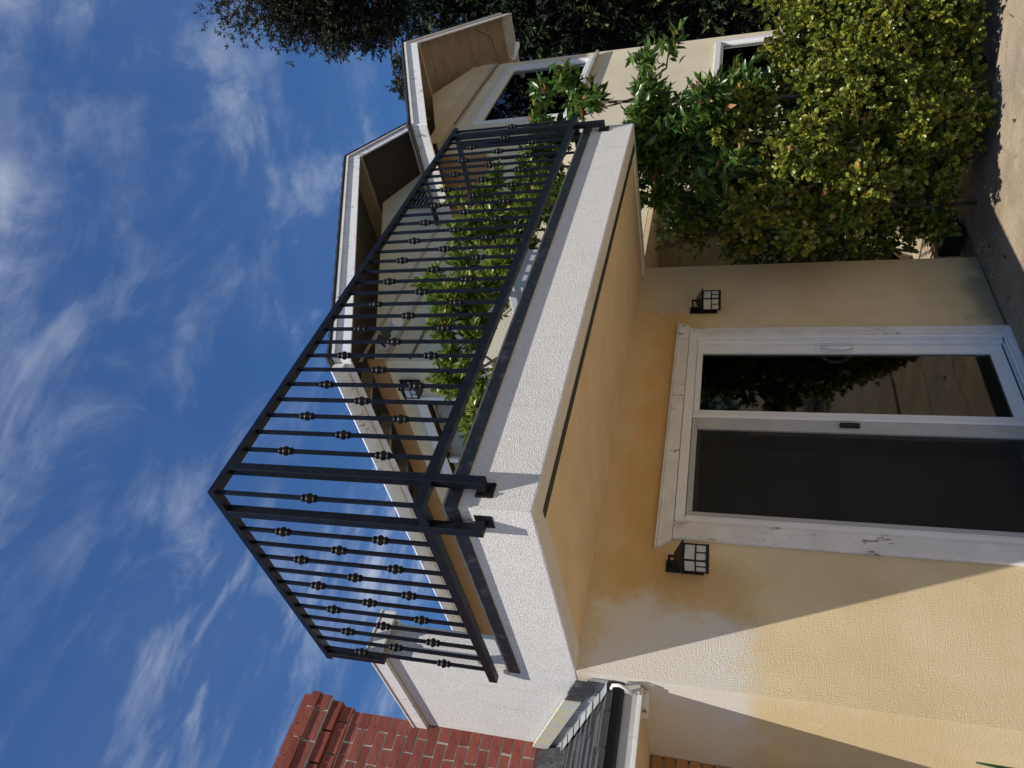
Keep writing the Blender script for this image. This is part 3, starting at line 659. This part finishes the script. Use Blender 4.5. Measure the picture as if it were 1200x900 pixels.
# ------------------------------------------------------------------ chimney
chim = thing('chimney', 'red brick chimney with a stepped corbelled cap rising beside the white wall', 'chimney', (-.7, 1.05, 0))
cy, cd = 1.05, .75; CX0, CX1 = -1.44, .003
BL, BH, JT = .208, .0722, .0125
core = MB(); core.box(CX0+.012, CX1-.012, cy+.006, cy+cd, 2.2, 4.66); core.build('mortar_core', 'mor', chim)
bricks = {}
def brick(x0, x1, y0, y1, z0, z1, mat='brk'):
    key = (round(x1-x0, 3), round(y1-y0, 3), round(z1-z0, 3), int(rng.integers(0, 3)), mat)
    if key not in bricks:
        dx, dy, dz = x1-x0, y1-y0, z1-z0; j = lambda: rng.uniform(-.0022, .0022)
        vs = [(x+j(), y+j(), z+j()) for z in (0, dz) for y in (0, dy) for x in (0, dx)]
        m_ = MB().add(vs, [(0, 2, 3, 1), (4, 5, 7, 6), (0, 1, 5, 4), (2, 6, 7, 3), (0, 4, 6, 2), (1, 3, 7, 5)]); me = m_.mesh('brick'); me.materials.append(MT[mat]); bricks[key] = me
    o = bpy.data.objects.new('brick', bricks[key]); COL.objects.link(o); o.parent = chim; o.matrix_parent_inverse = Matrix.Translation(-chim.location)
    o.location = (x0, y0+rng.uniform(-.003, .003), z0); o.rotation_euler = (0, rng.uniform(-.006, .006), rng.uniform(-.006, .006)); return o
def course(z, grow, zh, yf_, x0, x1, off, sides=True):
    """one course: front stretchers and, on the free side, returns"""
    X0, X1, Y0 = x0-grow, x1+grow, yf_-grow
    x = X1; k = 0
    while x > X0+.02:
        l = (.100 if (off and k == 0) else BL-JT); l = min(l, x-X0)
        brick(x-l, x, Y0, Y0+.095, z, z+zh); x -= l+JT; k += 1
    if sides:
        y = Y0+.106 if off else Y0+.106
        k = 0
        while y < cy+cd+grow-.02:
            l = min(BL-JT if (k or off) else .1, cy+cd+grow-y); brick(X1-.095, X1, y, y+l, z, z+zh); y += l+JT; k += 1
zt = 4.290
n = 0; z = zt-BH
zz = []
while z > 2.78: zz.append(z); z -= BH
for k, z in enumerate(zz): course(z, 0, BH-JT, cy, CX0, CX1, k % 2 == 1, z > 3.7)
zc = zt
for k, g_ in enumerate((.015, .036, .057)): course(zc, g_, .078, cy, CX0, CX1, k % 2 == 0); zc += .086
MB().box(CX0-.05, CX1+.05, cy-.05, cy+cd+.05, zt+.16, 4.62).build('cap_mortar', 'mor', chim)
course(zc, .068, .062, cy, CX0, CX1, True); zc += .068; course(zc, .046, .060, cy, CX0, CX1, False)
# brick pier below the porch roof
pier = MB(); pier.box(CX0, -.012, .955, 1.6, -.02, 2.27); pier.build('pier_mortar', 'mor', chim)
z = 2.262-BH; k = 0
while z > 1.25:
    x = -.003; q = 0
    while x > -1.05:
        l = (.1 if (k % 2 and q == 0) else BL-JT); brick(x-l, x, .94, 1.02, z, z+BH-JT, 'brk2'); x -= l+JT; q += 1
    z -= BH; k += 1
lo = MB()
while z > 0:
    x = -.003; q = 0
    while x > -1.4:
        l = (.1 if (k % 2 and q == 0) else BL-JT); lo.box(x-l, x, .94, 1.02, z, z+BH-JT); x -= l+JT; q += 1
    z -= BH; k += 1
tag(lo.build('lower_bricks', 'brk2', chim), kind='stuff')

# ------------------------------------------------------------------ small fixtures
fl = thing('floodlight', 'dark twin floodlight high on the shaded upstairs wall behind the railing', 'floodlight', (3.06, WY, 4.97))
MB().box(3.02, 3.12, WY-.03, WY-.001, 4.95, 5.05).build('junction_box', 'wht', fl, bevel=.004)
for s_, e_ in ((-1, (2.93, WY-.20, 4.93)), (1, (3.17, WY-.17, 4.90))):
    a = Vector((3.07+s_*.02, WY-.03, 4.99)); e_ = Vector(e_); mid = (a+e_)/2+Vector((0, -.01, .02))
    k_ = MB().tube([a, mid, e_], .013, 8).build('swivel_arm', 'blk', fl, smooth=True)
    d_ = (Vector((e_.x-.02*s_, e_.y-.1, e_.z-.10))-e_).normalized()
    MB().tube([e_-d_*.03, e_, e_+d_*.06, e_+d_*.10], [.025, .040, .048, .058], 14).build('lamp_head', 'grn' if s_ < 0 else 'vin', fl, smooth=False)
cm = thing('security_camera', 'small white security camera on the right edge of the far cream wall', 'camera', (8.25, VY, 4.75))
MB().lathe((8.27, VY-.05, 4.78), [(-.012, .03), (.0, .035), (.012, .03)], 12, 'y').build('mount', 'vin', cm)
MB().tube([(8.27, VY-.05, 4.78), (8.33, VY-.08, 4.76), (8.40, VY-.16, 4.74), (8.42, VY-.21, 4.735)], [.012, .02, .038, .034], 12).build('camera_body', 'vin', cm, smooth=True)
hb = thing('hose_pipe', 'dark pipework with a pale elbow low in the recess right of the wall corner', 'pipe', (4.3, .3, 0))
MB().tube([(4.05, .27, 0), (4.05, .27, .42), (4.25, .27, .52), (4.7, .27, .55)], .035, 10).build('dark_pipe', 'pip', hb, smooth=True)
MB().tube([(4.25, .24, .30), (4.25, .20, .50), (4.33, .20, .52), (4.33, .20, .44)], .014, 8).build('pale_elbow', 'vin', hb, smooth=True)
MB().box(4.15, 4.5, .02, .24, 0, .17).build('dark_box', 'pip', hb, bevel=.02)  # plain dark box on the ground beside the pipe

# ------------------------------------------------------------------ foliage
LEAF = {
 'round': (np.array([(0, 0, 0), (.32, .34, .05), (.34, .72, .12), (0, .98, .10), (-.34, .72, .12), (-.32, .34, .05), (0, .5, -.02)]),
           [(6, 0, 1), (6, 1, 2), (6, 2, 3), (6, 3, 4), (6, 4, 5), (6, 5, 0)]),
 'lance': (np.array([(0, 0, 0), (.17, .36, .05), (.13, .70, .03), (0, 1, -.12), (-.13, .70, .03), (-.17, .36, .05), (0, .38, -.01), (0, .72, -.03)]),
           [(0, 1, 6), (0, 6, 5), (6, 1, 2, 7), (6, 7, 4, 5), (7, 2, 3), (7, 3, 4)]),
 'chip': (np.array([(0, 0, 0), (.16, .5, .04), (0, 1, 0), (-.16, .5, .04)]), [(0, 1, 2, 3)]),
}
def clump(blobs, per, frac, seed):
    """break each big lobe of a crown into many small clumps near its surface"""
    r = np.random.default_rng(seed); out_ = []
    for (x, y, z, q) in blobs:
        k = max(4, int(per*(q/.6)**1.6))
        for _ in range(k):
            d = r.normal(size=3); d /= np.linalg.norm(d); rr = q*r.uniform(.62, .96)
            out_.append((x+d[0]*rr, y+d[1]*rr, z+d[2]*rr, q*frac*r.uniform(.7, 1.3)))
    return out_
def blob_tips(blobs, n, shell=(.72, 1.0), up=.25, seed=0):
    r = np.random.default_rng(seed); B = np.array(blobs); wgt = B[:, 3]**2; k = r.choice(len(B), n, p=wgt/wgt.sum())
    d = r.normal(size=(n, 3)); d[:, 2] += up; d /= np.linalg.norm(d, axis=1)[:, None]
    lump = 1+.16*np.sin(d[:, 0]*5+k*1.7)*np.sin(d[:, 1]*6+k)+.10*np.sin(d[:, 2]*9+k*2.1+d[:, 0]*7)
    rad = B[k, 3]*lump*r.uniform(shell[0], shell[1], n)
    P = B[k, :3]+d*rad[:, None]
    return P, d
def foliage(name, mat, parent, P, Dn, leaves, size, shape, spread=1.0, seed=0, droop=0., tone_n=.5, twig=.0):
    """leaf clusters: at every tip several leaves fan out round the tip's direction"""
    r = np.random.default_rng(seed); n = len(P); N = n*leaves
    ax = Dn+r.normal(size=Dn.shape)*.35; ax /= np.linalg.norm(ax, axis=1)[:, None]
    t1 = np.cross(ax, r.normal(size=ax.shape)); t1 /= np.linalg.norm(t1, axis=1)[:, None]; t2 = np.cross(ax, t1)
    ci = np.repeat(np.arange(n), leaves); li = np.tile(np.arange(leaves), n)
    ang = li*2.39996+r.uniform(0, .6, N); el = (.15+1.25*(li/leaves))*spread*r.uniform(.75, 1.25, N)
    # direction of each leaf
    rad_ = t1[ci]*np.cos(ang)[:, None]+t2[ci]*np.sin(ang)[:, None]
    Y = ax[ci]*np.cos(el)[:, None]+rad_*np.sin(el)[:, None]; Y[:, 2] -= droop*r.uniform(.3, 1.2, N); Y /= np.linalg.norm(Y, axis=1)[:, None]
    Zt = ax[ci]*np.sin(el)[:, None]-rad_*np.cos(el)[:, None]; Zt += r.normal(size=Zt.shape)*.3
    X = np.cross(Y, Zt); X /= np.linalg.norm(X, axis=1)[:, None]; Z = np.cross(X, Y)
    S = size*r.uniform(.65, 1.25, N)*r.uniform(.85, 1.15, n)[ci]
    base = P[ci]-ax[ci]*(twig*(li/leaves)*r.uniform(.7, 1.3, N))[:, None]
    T_, F_ = LEAF[shape]; nv = len(T_)
    V = base[:, None, :]+S[:, None, None]*(T_[None, :, 0:1]*X[:, None]+T_[None, :, 1:2]*Y[:, None]+T_[None, :, 2:3]*Z[:, None])
    V = V.reshape(-1, 3).astype(np.float32)
    loops = np.concatenate([np.array(f) for f in F_]); sizes = np.array([len(f) for f in F_])
    LI = (loops[None]+(np.arange(N)*nv)[:, None]).ravel().astype(np.int32); SZS = np.tile(sizes, N); ST = np.concatenate([[0], np.cumsum(SZS)[:-1]]).astype(np.int32)
    me = bpy.data.meshes.new(name); me.vertices.add(len(V)); me.vertices.foreach_set('co', V.ravel())
    me.loops.add(len(LI)); me.loops.foreach_set('vertex_index', LI); me.polygons.add(len(SZS)); me.polygons.foreach_set('loop_start', ST)
    me.polygons.foreach_set('use_smooth', np.ones(len(SZS), bool))
    ct = r.normal(tone_n, .17, n)[ci]; tone = np.clip(ct+r.normal(0, .15, N)+(r.random(N) < .015)*.5, 0, 1)
    at_ = me.attributes.new('tone', 'FLOAT', 'POINT'); at_.data.foreach_set('value', np.repeat(tone, nv).astype(np.float32))
    me.materials.append(MT[mat]); me.update(calc_edges=True)
    o = bpy.data.objects.new(name, me); COL.objects.link(o); o.parent = parent
    if parent is not None and parent.type == 'EMPTY': o.matrix_parent_inverse = Matrix.Translation(-parent.location)
    return o
def wob(a, b, n, amp, seed):
    r = np.random.default_rng(seed); a, b = np.array(a, float), np.array(b, float)
    return [tuple(a+(b-a)*i/n+(r.normal(size=3)*amp if 0 < i < n else 0)) for i in range(n+1)]
def limbs(parent, root, targets, r0, r1, mat='bark', seed=0, amp=.06, name='limb'):
    for k, t_ in enumerate(targets):
        pts = wob(root, t_, 5, amp, seed+k); m_ = MB()
        m_.tube(pts, [r0+(r1-r0)*i/5 for i in range(6)], 7); m_.build(name, mat, parent, smooth=True)

# jade bush
JB = [(5.11,-1.34,.83,.80),(4.25,-1.02,.95,.62),(4.89,-1.35,.40,.48),(4.95,-1.36,1.17,.44),(4.25,-.95,.52,.42),(4.75,-1.3,.22,.34),(4.4,-1.0,.25,.36),(4.1,-.75,.35,.3),(4.15,-.9,.2,.25),(5.3,-1.7,.3,.45),(4.0,-.95,.62,.34),(3.85,-.8,1.25,.40),(3.75,-.6,.95,.28),(3.9,-.75,1.65,.34),(3.45,-.62,1.25,.22),(3.42,-.62,1.0,.16),(4.08,-.15,1.25,.34),(4.12,-.1,.85,.34),(4.03,-.2,1.75,.28),(4.05,-.25,2.15,.24),(4.1,-.05,.55,.22),(4.25,-.55,.4,.34),(4.2,-.2,.3,.26),(4.05,-.15,.25,.18),(4.5,-.6,.25,.3),(3.62,-.98,1.36,.36),(3.55,-.85,.98,.28),(2.98,-.72,1.42,.14),(3.30,-.80,1.66,.24),(5.92,-1.95,.88,.9),(4.07,-1.12,1.86,.36)]
jade = thing('jade_bush', 'large round-leaved yellow-green bush filling the corner right of the sliding door', 'bush', (4.7, -1.25, 0))
P, d_ = blob_tips(clump(JB, 38, .21, 71), 15500, (.55, 1.04), .15, 1); P2, d2 = blob_tips(JB, 6000, (.62, .9), .1, 12); P = np.concatenate([P, P2]); d_ = np.concatenate([d_, d2]); ok = (P[:, 2] > .05) & ((P[:, 0] > 3.8) | (P[:, 1] < -.06)); P, d_ = P[ok], d_[ok]
foliage('foliage', 'jade', jade, P, d_, 9, .037, 'round', 1.0, 2, twig=.035, tone_n=.48)
P, d_ = blob_tips(JB, 1800, (.45, .8), .1, 3); ok = (P[:, 2] > .15); P, d_ = P[ok], d_[ok]
foliage('inner_foliage', 'jade', jade, P, d_, 8, .045, 'round', 1.2, 4, tone_n=.25)
limbs(jade, (4.75, -1.15, 0), [(5.1, -1.3, .9), (4.2, -1.0, 1.0), (3.6, -.95, 1.3), (4.9, -1.3, 1.4), (5.9, -1.9, .9), (3.3, -.8, 1.6), (4.1, -1.1, 1.8), (4.3, -.95, .5)], .045, .010, 'bark', 11)
# large citrus-like shrub growing up past the balcony's right end
CB = [(4.24,-1.22,2.42,.34),(3.98,-1.22,2.15,.36),(4.02,-1.2,2.50,.24),(4.25,-1.0,2.1,.22),(3.7,-.95,1.88,.3),(4.66,-1.43,2.55,.13),(4.99,-1.54,2.35,.10),(4.38,-1.34,3.03,.24),(4.48,-1.4,3.26,.24),(4.41,-1.25,3.43,.24),(4.35,-1.07,3.6,.2),(4.5,-.6,3.3,.35),(4.3,-.3,3.6,.3),(4.05,-.75,2.2,.36),(3.98,-.7,1.75,.30),(4.5,-.9,1.9,.45),(4.25,-.6,2.7,.3),(4.0,-.9,2.75,.2)]
citr = thing('citrus_shrub', 'tall shrub with long glossy dark leaves growing up past the end of the balcony', 'shrub', (4.1, -.75, 0))
P, d_ = blob_tips(clump(CB, 18, .38, 72), 1900, (.2, 1.08), .3, 5); foliage('foliage', 'citr', citr, P, d_, 8, .105, 'lance', .95, 6, droop=.25, twig=.17)
P, d_ = blob_tips(CB[:5]+CB[14:], 260, (.2, .8), .3, 7); foliage('inner_foliage', 'citr', citr, P, d_, 8, .10, 'lance', 1.1, 8, droop=.3, tone_n=.25, twig=.08)
limbs(citr, (4.15, -.7, 0), [(4.2, -1.1, 2.4), (3.9, -1.1, 2.1), (4.4, -1.3, 3.2), (3.7, -.9, 1.9), (4.4, -.6, 3.3)], .035, .010, 'bark', 31, .08)
limbs(citr, (4.3, -1.2, 2.5), [(4.66, -1.43, 2.62), (4.4, -1.3, 3.0), (4.99, -1.54, 2.38)], .012, .005, 'bark', 41, .03)
# leafless vine stems in the shade at the wall corner
vine = thing('vine', 'tangle of bare brown vine stems in the gap at the wall corner', 'vine', (4.0, -.25, 0))
for k in range(30):
    a = (3.86+rng.uniform(0, .7), -.35+rng.uniform(-.2, .3), rng.uniform(.9, 2.0)); e = (3.84+rng.uniform(0, 1.0), -.4+rng.uniform(-.35, .4), rng.uniform(1.5, 2.55))
    MB().tube(wob(a, e, 5, .05, 60+k), [.010, .010, .008, .007, .005, .003], 5).build('stem', 'bark' if k % 3 else 'bark2', vine, smooth=True)
MB().tube(wob((4.1, -.3, 0), (3.86, -.14, 2.5), 8, .05, 99), .016, 6).build('stem', 'bark', vine, smooth=True)
P, d_ = blob_tips([(4.1, -.3, 2.2, .32), (4.15, -.35, 1.7, .35), (4.1, -.4, 1.2, .35), (4.5, -.3, 1.5, .5), (4.6, -.4, 2.2, .5), (4.1, .2, 1.5, .5), (4.2, .1, .9, .45), (4.6, -.2, .8, .4), (4.05, -.55, 1.9, .28), (4.0, -.6, 2.35, .22)], 2800, (.3, 1.), .1, 15)
ok = P[:, 0] > 3.82; foliage('sparse_leaves', 'citr', vine, P[ok], d_[ok], 6, .055, 'lance', 1.2, 16, droop=.2, tone_n=.3)
# potted shrubs on the balcony
def potted(label, cx, cy_, z1, blobs, n, leaf, seed, pot='ter', square=False):
    t_ = thing('potted_shrub', label, 'potted plant', (cx, cy_, 2.745), 'citrus shrubs standing on the balcony')
    if square: MB().box(cx-.20, cx+.20, cy_-.17, cy_+.17, 2.745, 3.17).build('planter', 'plg', t_, bevel=.012); MB().box(cx-.215, cx+.215, cy_-.185, cy_+.185, 3.14, 3.20).build('planter_rim', 'plg', t_, bevel=.01)
    else: MB().lathe((cx, cy_, 2.745), [(0, .10), (.02, .115), (.24, .15), (.25, .165), (.30, .168), (.30, .14), (.27, .135)], 20).build('pot', pot, t_)
    limbs(t_, (cx, cy_, 2.95), [tuple(np.array(b_[:3])-(0, 0, b_[3]*.3)) for b_ in blobs], .018, .006, 'bark2', seed, .03, 'branch')
    P, d_ = blob_tips(clump(blobs, 22, .42, seed), n, (.2, 1.08), .35, seed); foliage('foliage', 'cit2', t_, P, d_, 9, leaf, 'lance', .9, seed+1, droop=.15, twig=.07, tone_n=.55)
potted('bushy potted shrub at the middle of the balcony, its tallest leaves near the top rail', 2.55, -.85, 3.1, [(2.51,-.77,3.80,.24),(2.78,-.86,3.62,.27),(2.45,-.85,3.45,.24),(2.75,-.9,3.3,.26)], 290, .086, 110)
potted('potted shrub in a grey square planter on the right half of the balcony', 2.10, -.98, 3.2, [(2.14,-.9,3.50,.22),(2.3,-.9,3.40,.18),(1.97,-.72,3.62,.18)], 260, .085, 120, square=True)
potted('potted shrub at the right end of the balcony behind the densest rail bars', 3.35, -.98, 3.1, [(3.15,-.98,3.78,.25),(3.50,-1.0,3.62,.24),(3.2,-.92,3.5,.25),(3.45,-.95,3.3,.25),(3.1,-.95,3.25,.24)], 300, .086, 130)
potted('slim potted shrub with yellowing tips beside the upstairs lantern', 1.66, -.68, 3.1, [(1.70,-.62,3.73,.17),(1.65,-.66,3.50,.20),(1.85,-.6,3.6,.14)], 180, .076, 140)
potted('smallest potted shrub, nearest the railing corner', 1.22, -.72, 3.1, [(1.22,-.72,3.22,.17),(1.16,-.6,3.36,.11),(1.42,-.7,3.25,.15)], 190, .068, 150)
# loose grit and pebbles on the paving
gv = MB(); gr_ = np.random.default_rng(5)
for k in range(2600):
    wallside = k % 3 == 0
    x = gr_.uniform(2.2, 6.2) if wallside else gr_.uniform(-1.5, 6.5); y = -.04-abs(gr_.normal(0, .10)) if wallside and x < 3.8 else gr_.uniform(-4.5, -.05)
    q = gr_.uniform(.003, .011)*(1.5 if gr_.random() < .06 else 1); a = gr_.uniform(0, 6.28); f1 = gr_.uniform(.6, 1.2)
    ps = [(x+q*math.cos(a+i*1.5708)*(f1 if i % 2 else 1), y+q*math.sin(a+i*1.5708)*(f1 if i % 2 else 1), .0) for i in range(4)]
    gv.add(ps+[(x+q*.1, y, .002+q*gr_.uniform(.8, 1.3))], [(0, 1, 4), (1, 2, 4), (2, 3, 4), (3, 0, 4)])
gb = gv.build('grit', 'ter2', patio); tag(gb, kind='stuff')
# dry leaves blown onto the paving
for k, (x, y, lb) in enumerate([(3.55, -.22, 'dry leaf at the foot of the ochre wall, right of the door'), (3.9, -.75, 'dry leaf at the shadow edge nearest the round-leaved bush'),
        (3.2, -.35, 'dry leaf in the shade, midway between door and wall corner'), (3.75, -1.1, 'dry leaf out on the sunlit paving'), (2.98, -.16, 'dry leaf caught beside the door threshold')]):
    a_ = rng.uniform(0, 6.28); c_, s_ = math.cos(a_), math.sin(a_); L_f = rng.uniform(.035, .06)
    vs = [(0, 0, .004), (.3, .25, .012), (.75, .2, .018), (1, 0, .006), (.75, -.2, .014), (.3, -.25, .016), (.5, 0, .002)]
    o = MB().add([(p[0]*L_f*c_-p[1]*L_f*s_, p[0]*L_f*s_+p[1]*L_f*c_, p[2]+.001) for p in vs], [(6, 0, 1), (6, 1, 2), (6, 2, 3), (6, 3, 4), (6, 4, 5), (6, 5, 0)]).build('fallen_leaf', 'dry', None, loc=(x, y, .003))
    o.modifiers.new('thickness', 'SOLIDIFY').thickness = .001
    tag(o, lb, 'leaf', 'dry leaves on the paving')
# near leaf at the left edge of the frame
npt = thing('strap_leaf_plant', 'single green leaf tip poking in at the left edge near the porch', 'plant', (-.95, -1.7, 0))
for k, (dx, dy, h) in enumerate([(0.04, -.03, 1.285), (-.25, .05, 1.2), (-.4, -.1, 1.05), (-.2, .2, 1.1)]):
    pts = [(-.95, -1.7, 0), (-.95+dx*.4, -1.7+dy*.4, h*.5), (-.95+dx, -1.7+dy, h)]
    lf = MB(); wd = [.01, .022, .024, .016, .002]
    vs = []
    for i in range(5):
        t_ = i/4; x = pts[0][0]+dx*t_**1.5; y = pts[0][1]+dy*t_**1.5; z = h*t_
        vs += [(x-wd[i], y, z), (x, y+.006, z), (x+wd[i], y, z)]
    lf.add(vs, [(i*3+a, i*3+a+1, i*3+a+4, i*3+a+3) for i in range(4) for a in range(2)]); o = lf.build('leaf', 'cit2', npt, smooth=True)
    so_ = o.modifiers.new('thickness', 'SOLIDIFY'); so_.thickness = .002

# ------------------------------------------------------------------ trees beyond the house
EB = [(15.29,-.35,11.62,1.1),(15.13,.12,10.94,.95),(15.06,-.23,12.01,.65),(14.84,.45,10.95,.5),(15.12,.5,10.06,.65),(15.59,.08,10.07,.85),(14.96,.62,10.2,.42),(15.71,.31,9.3,.7),(15.92,-1.4,12.41,2.1),(16.7,-1.4,10.29,2.3),(17.29,2.54,10.81,.38),(16.72,1.81,10.37,.34),(17.02,1.62,10.05,.3),(14.5,-3.5,10.5,2.6),(13.5,-3.2,8.3,2.2)]  # last lobes are crown added out of view to shade the evergreen
eu = thing('eucalyptus_tree', 'tall fine-leaved dark tree above the roofs, top right against the sky', 'tree', (16.5, -2, 0))
P, d_ = blob_tips(clump(EB, 14, .30, 74), 13000, (.3, 1.04), .1, 21); P2, d2 = blob_tips(EB, 14000, (.4, 1.0), .1, 27); P = np.concatenate([P, P2]); d_ = np.concatenate([d_, d2]); foliage('crown', 'euca', eu, P, d_, 10, .10, 'chip', 1.2, 22, droop=.25, twig=.10)
MB().tube(wob((16.5, -2, 0), (16.2, -1.5, 9.5), 6, .12, 5), [.42, .38, .34, .28, .22, .16, .10], 12).build('trunk', 'bark', eu, smooth=True)
limbs(eu, (16.3, -1.7, 8.2), [b_[:3] for b_ in EB], .10, .02, 'bark', 200, .18)
limbs(eu, (15.6, .1, 10.0), [(17.2, 2.4, 10.8), (16.7, 1.8, 10.4), (15.0, .6, 10.2), (15.2, .3, 11.2)], .05, .015, 'bark', 230, .1)
FB = [(11.9,-.35,6.79,.7),(12.3,-.38,7.35,.55),(12.2,-.43,6.06,1),(11.6,-.11,5.32,.9),(11.5,-.4,4.36,1.1),(11.9,-.3,3.27,1.2),(11.8,-.4,2.03,1.2),(13.0,-1.3,5.77,1.6),(12.6,-1.5,3.83,1.6),(12.9,-1.3,2.06,1.6),(11.9,-.2,1.11,1.2),(12.5,-3.2,4.5,1.8),(12.3,-3.4,2.2,1.8),(13.6,.8,6.2,1.1),(13.5,.4,4.3,1.6),(13.5,.6,2.5,1.6),(13.8,1.6,3.5,1.4)]
ft = thing('evergreen_tree', 'dense dark evergreen tree behind the far right edge of the house', 'tree', (12.6, -1, 0))
P, d_ = blob_tips(clump(FB, 14, .3, 73), 12000, (.4, 1.08), .1, 23); foliage('crown', 'dark', ft, P, d_, 10, .12, 'lance', 1.0, 24, droop=.5, twig=.16, tone_n=.62)
P, d_ = blob_tips(FB, 10000, (.3, .85), .1, 25); foliage('inner_crown', 'dark', ft, P, d_, 8, .14, 'lance', 1.0, 26, droop=.5, tone_n=.2)
MB().tube(wob((12.6, -1, 0), (12.6, -.8, 5.5), 5, .08, 8), [.26, .24, .2, .17, .13, .08], 10).build('trunk', 'bark', ft, smooth=True)
limbs(ft, (12.6, -.9, 3.0), [b_[:3] for b_ in FB], .08, .02, 'bark', 260, .15)
# trees behind the photographer, seen only as dark reflections in the door glass
def back_tree(label, x, y, h, r_, seed):
    t_ = thing('garden_tree', label, 'tree', (x, y, 0), 'garden trees facing the sliding door')
    r = np.random.default_rng(seed)
    bl = [(x+r.uniform(-1, 1)*r_*.7, y+r.uniform(-1, 1)*r_*.5, h*r.uniform(.25, .92), r_*r.uniform(.45, .7)) for _ in range(12)]
    P, d_ = blob_tips(bl, 1500, (.7, 1.05), .1, seed); foliage('crown', 'citr', t_, P, d_, 8, .2, 'lance', 1.0, seed+1, droop=.3, tone_n=.35, twig=.2)
    MB().tube(wob((x, y, 0), (x, y, h*.7), 4, .08, seed), [.2, .17, .14, .1, .06], 9).build('trunk', 'bark', t_, smooth=True)
back_tree('dense garden tree mirrored in the left half of the door glass', 1.5, -11.5, 6.0, 2.4, 301)
back_tree('dense garden tree mirrored in the right half of the door glass', 6.0, -11.0, 6.5, 2.6, 311)
back_tree('dense garden tree mirrored at the right edge of the door glass', 10.5, -10.0, 6.0, 2.6, 321)
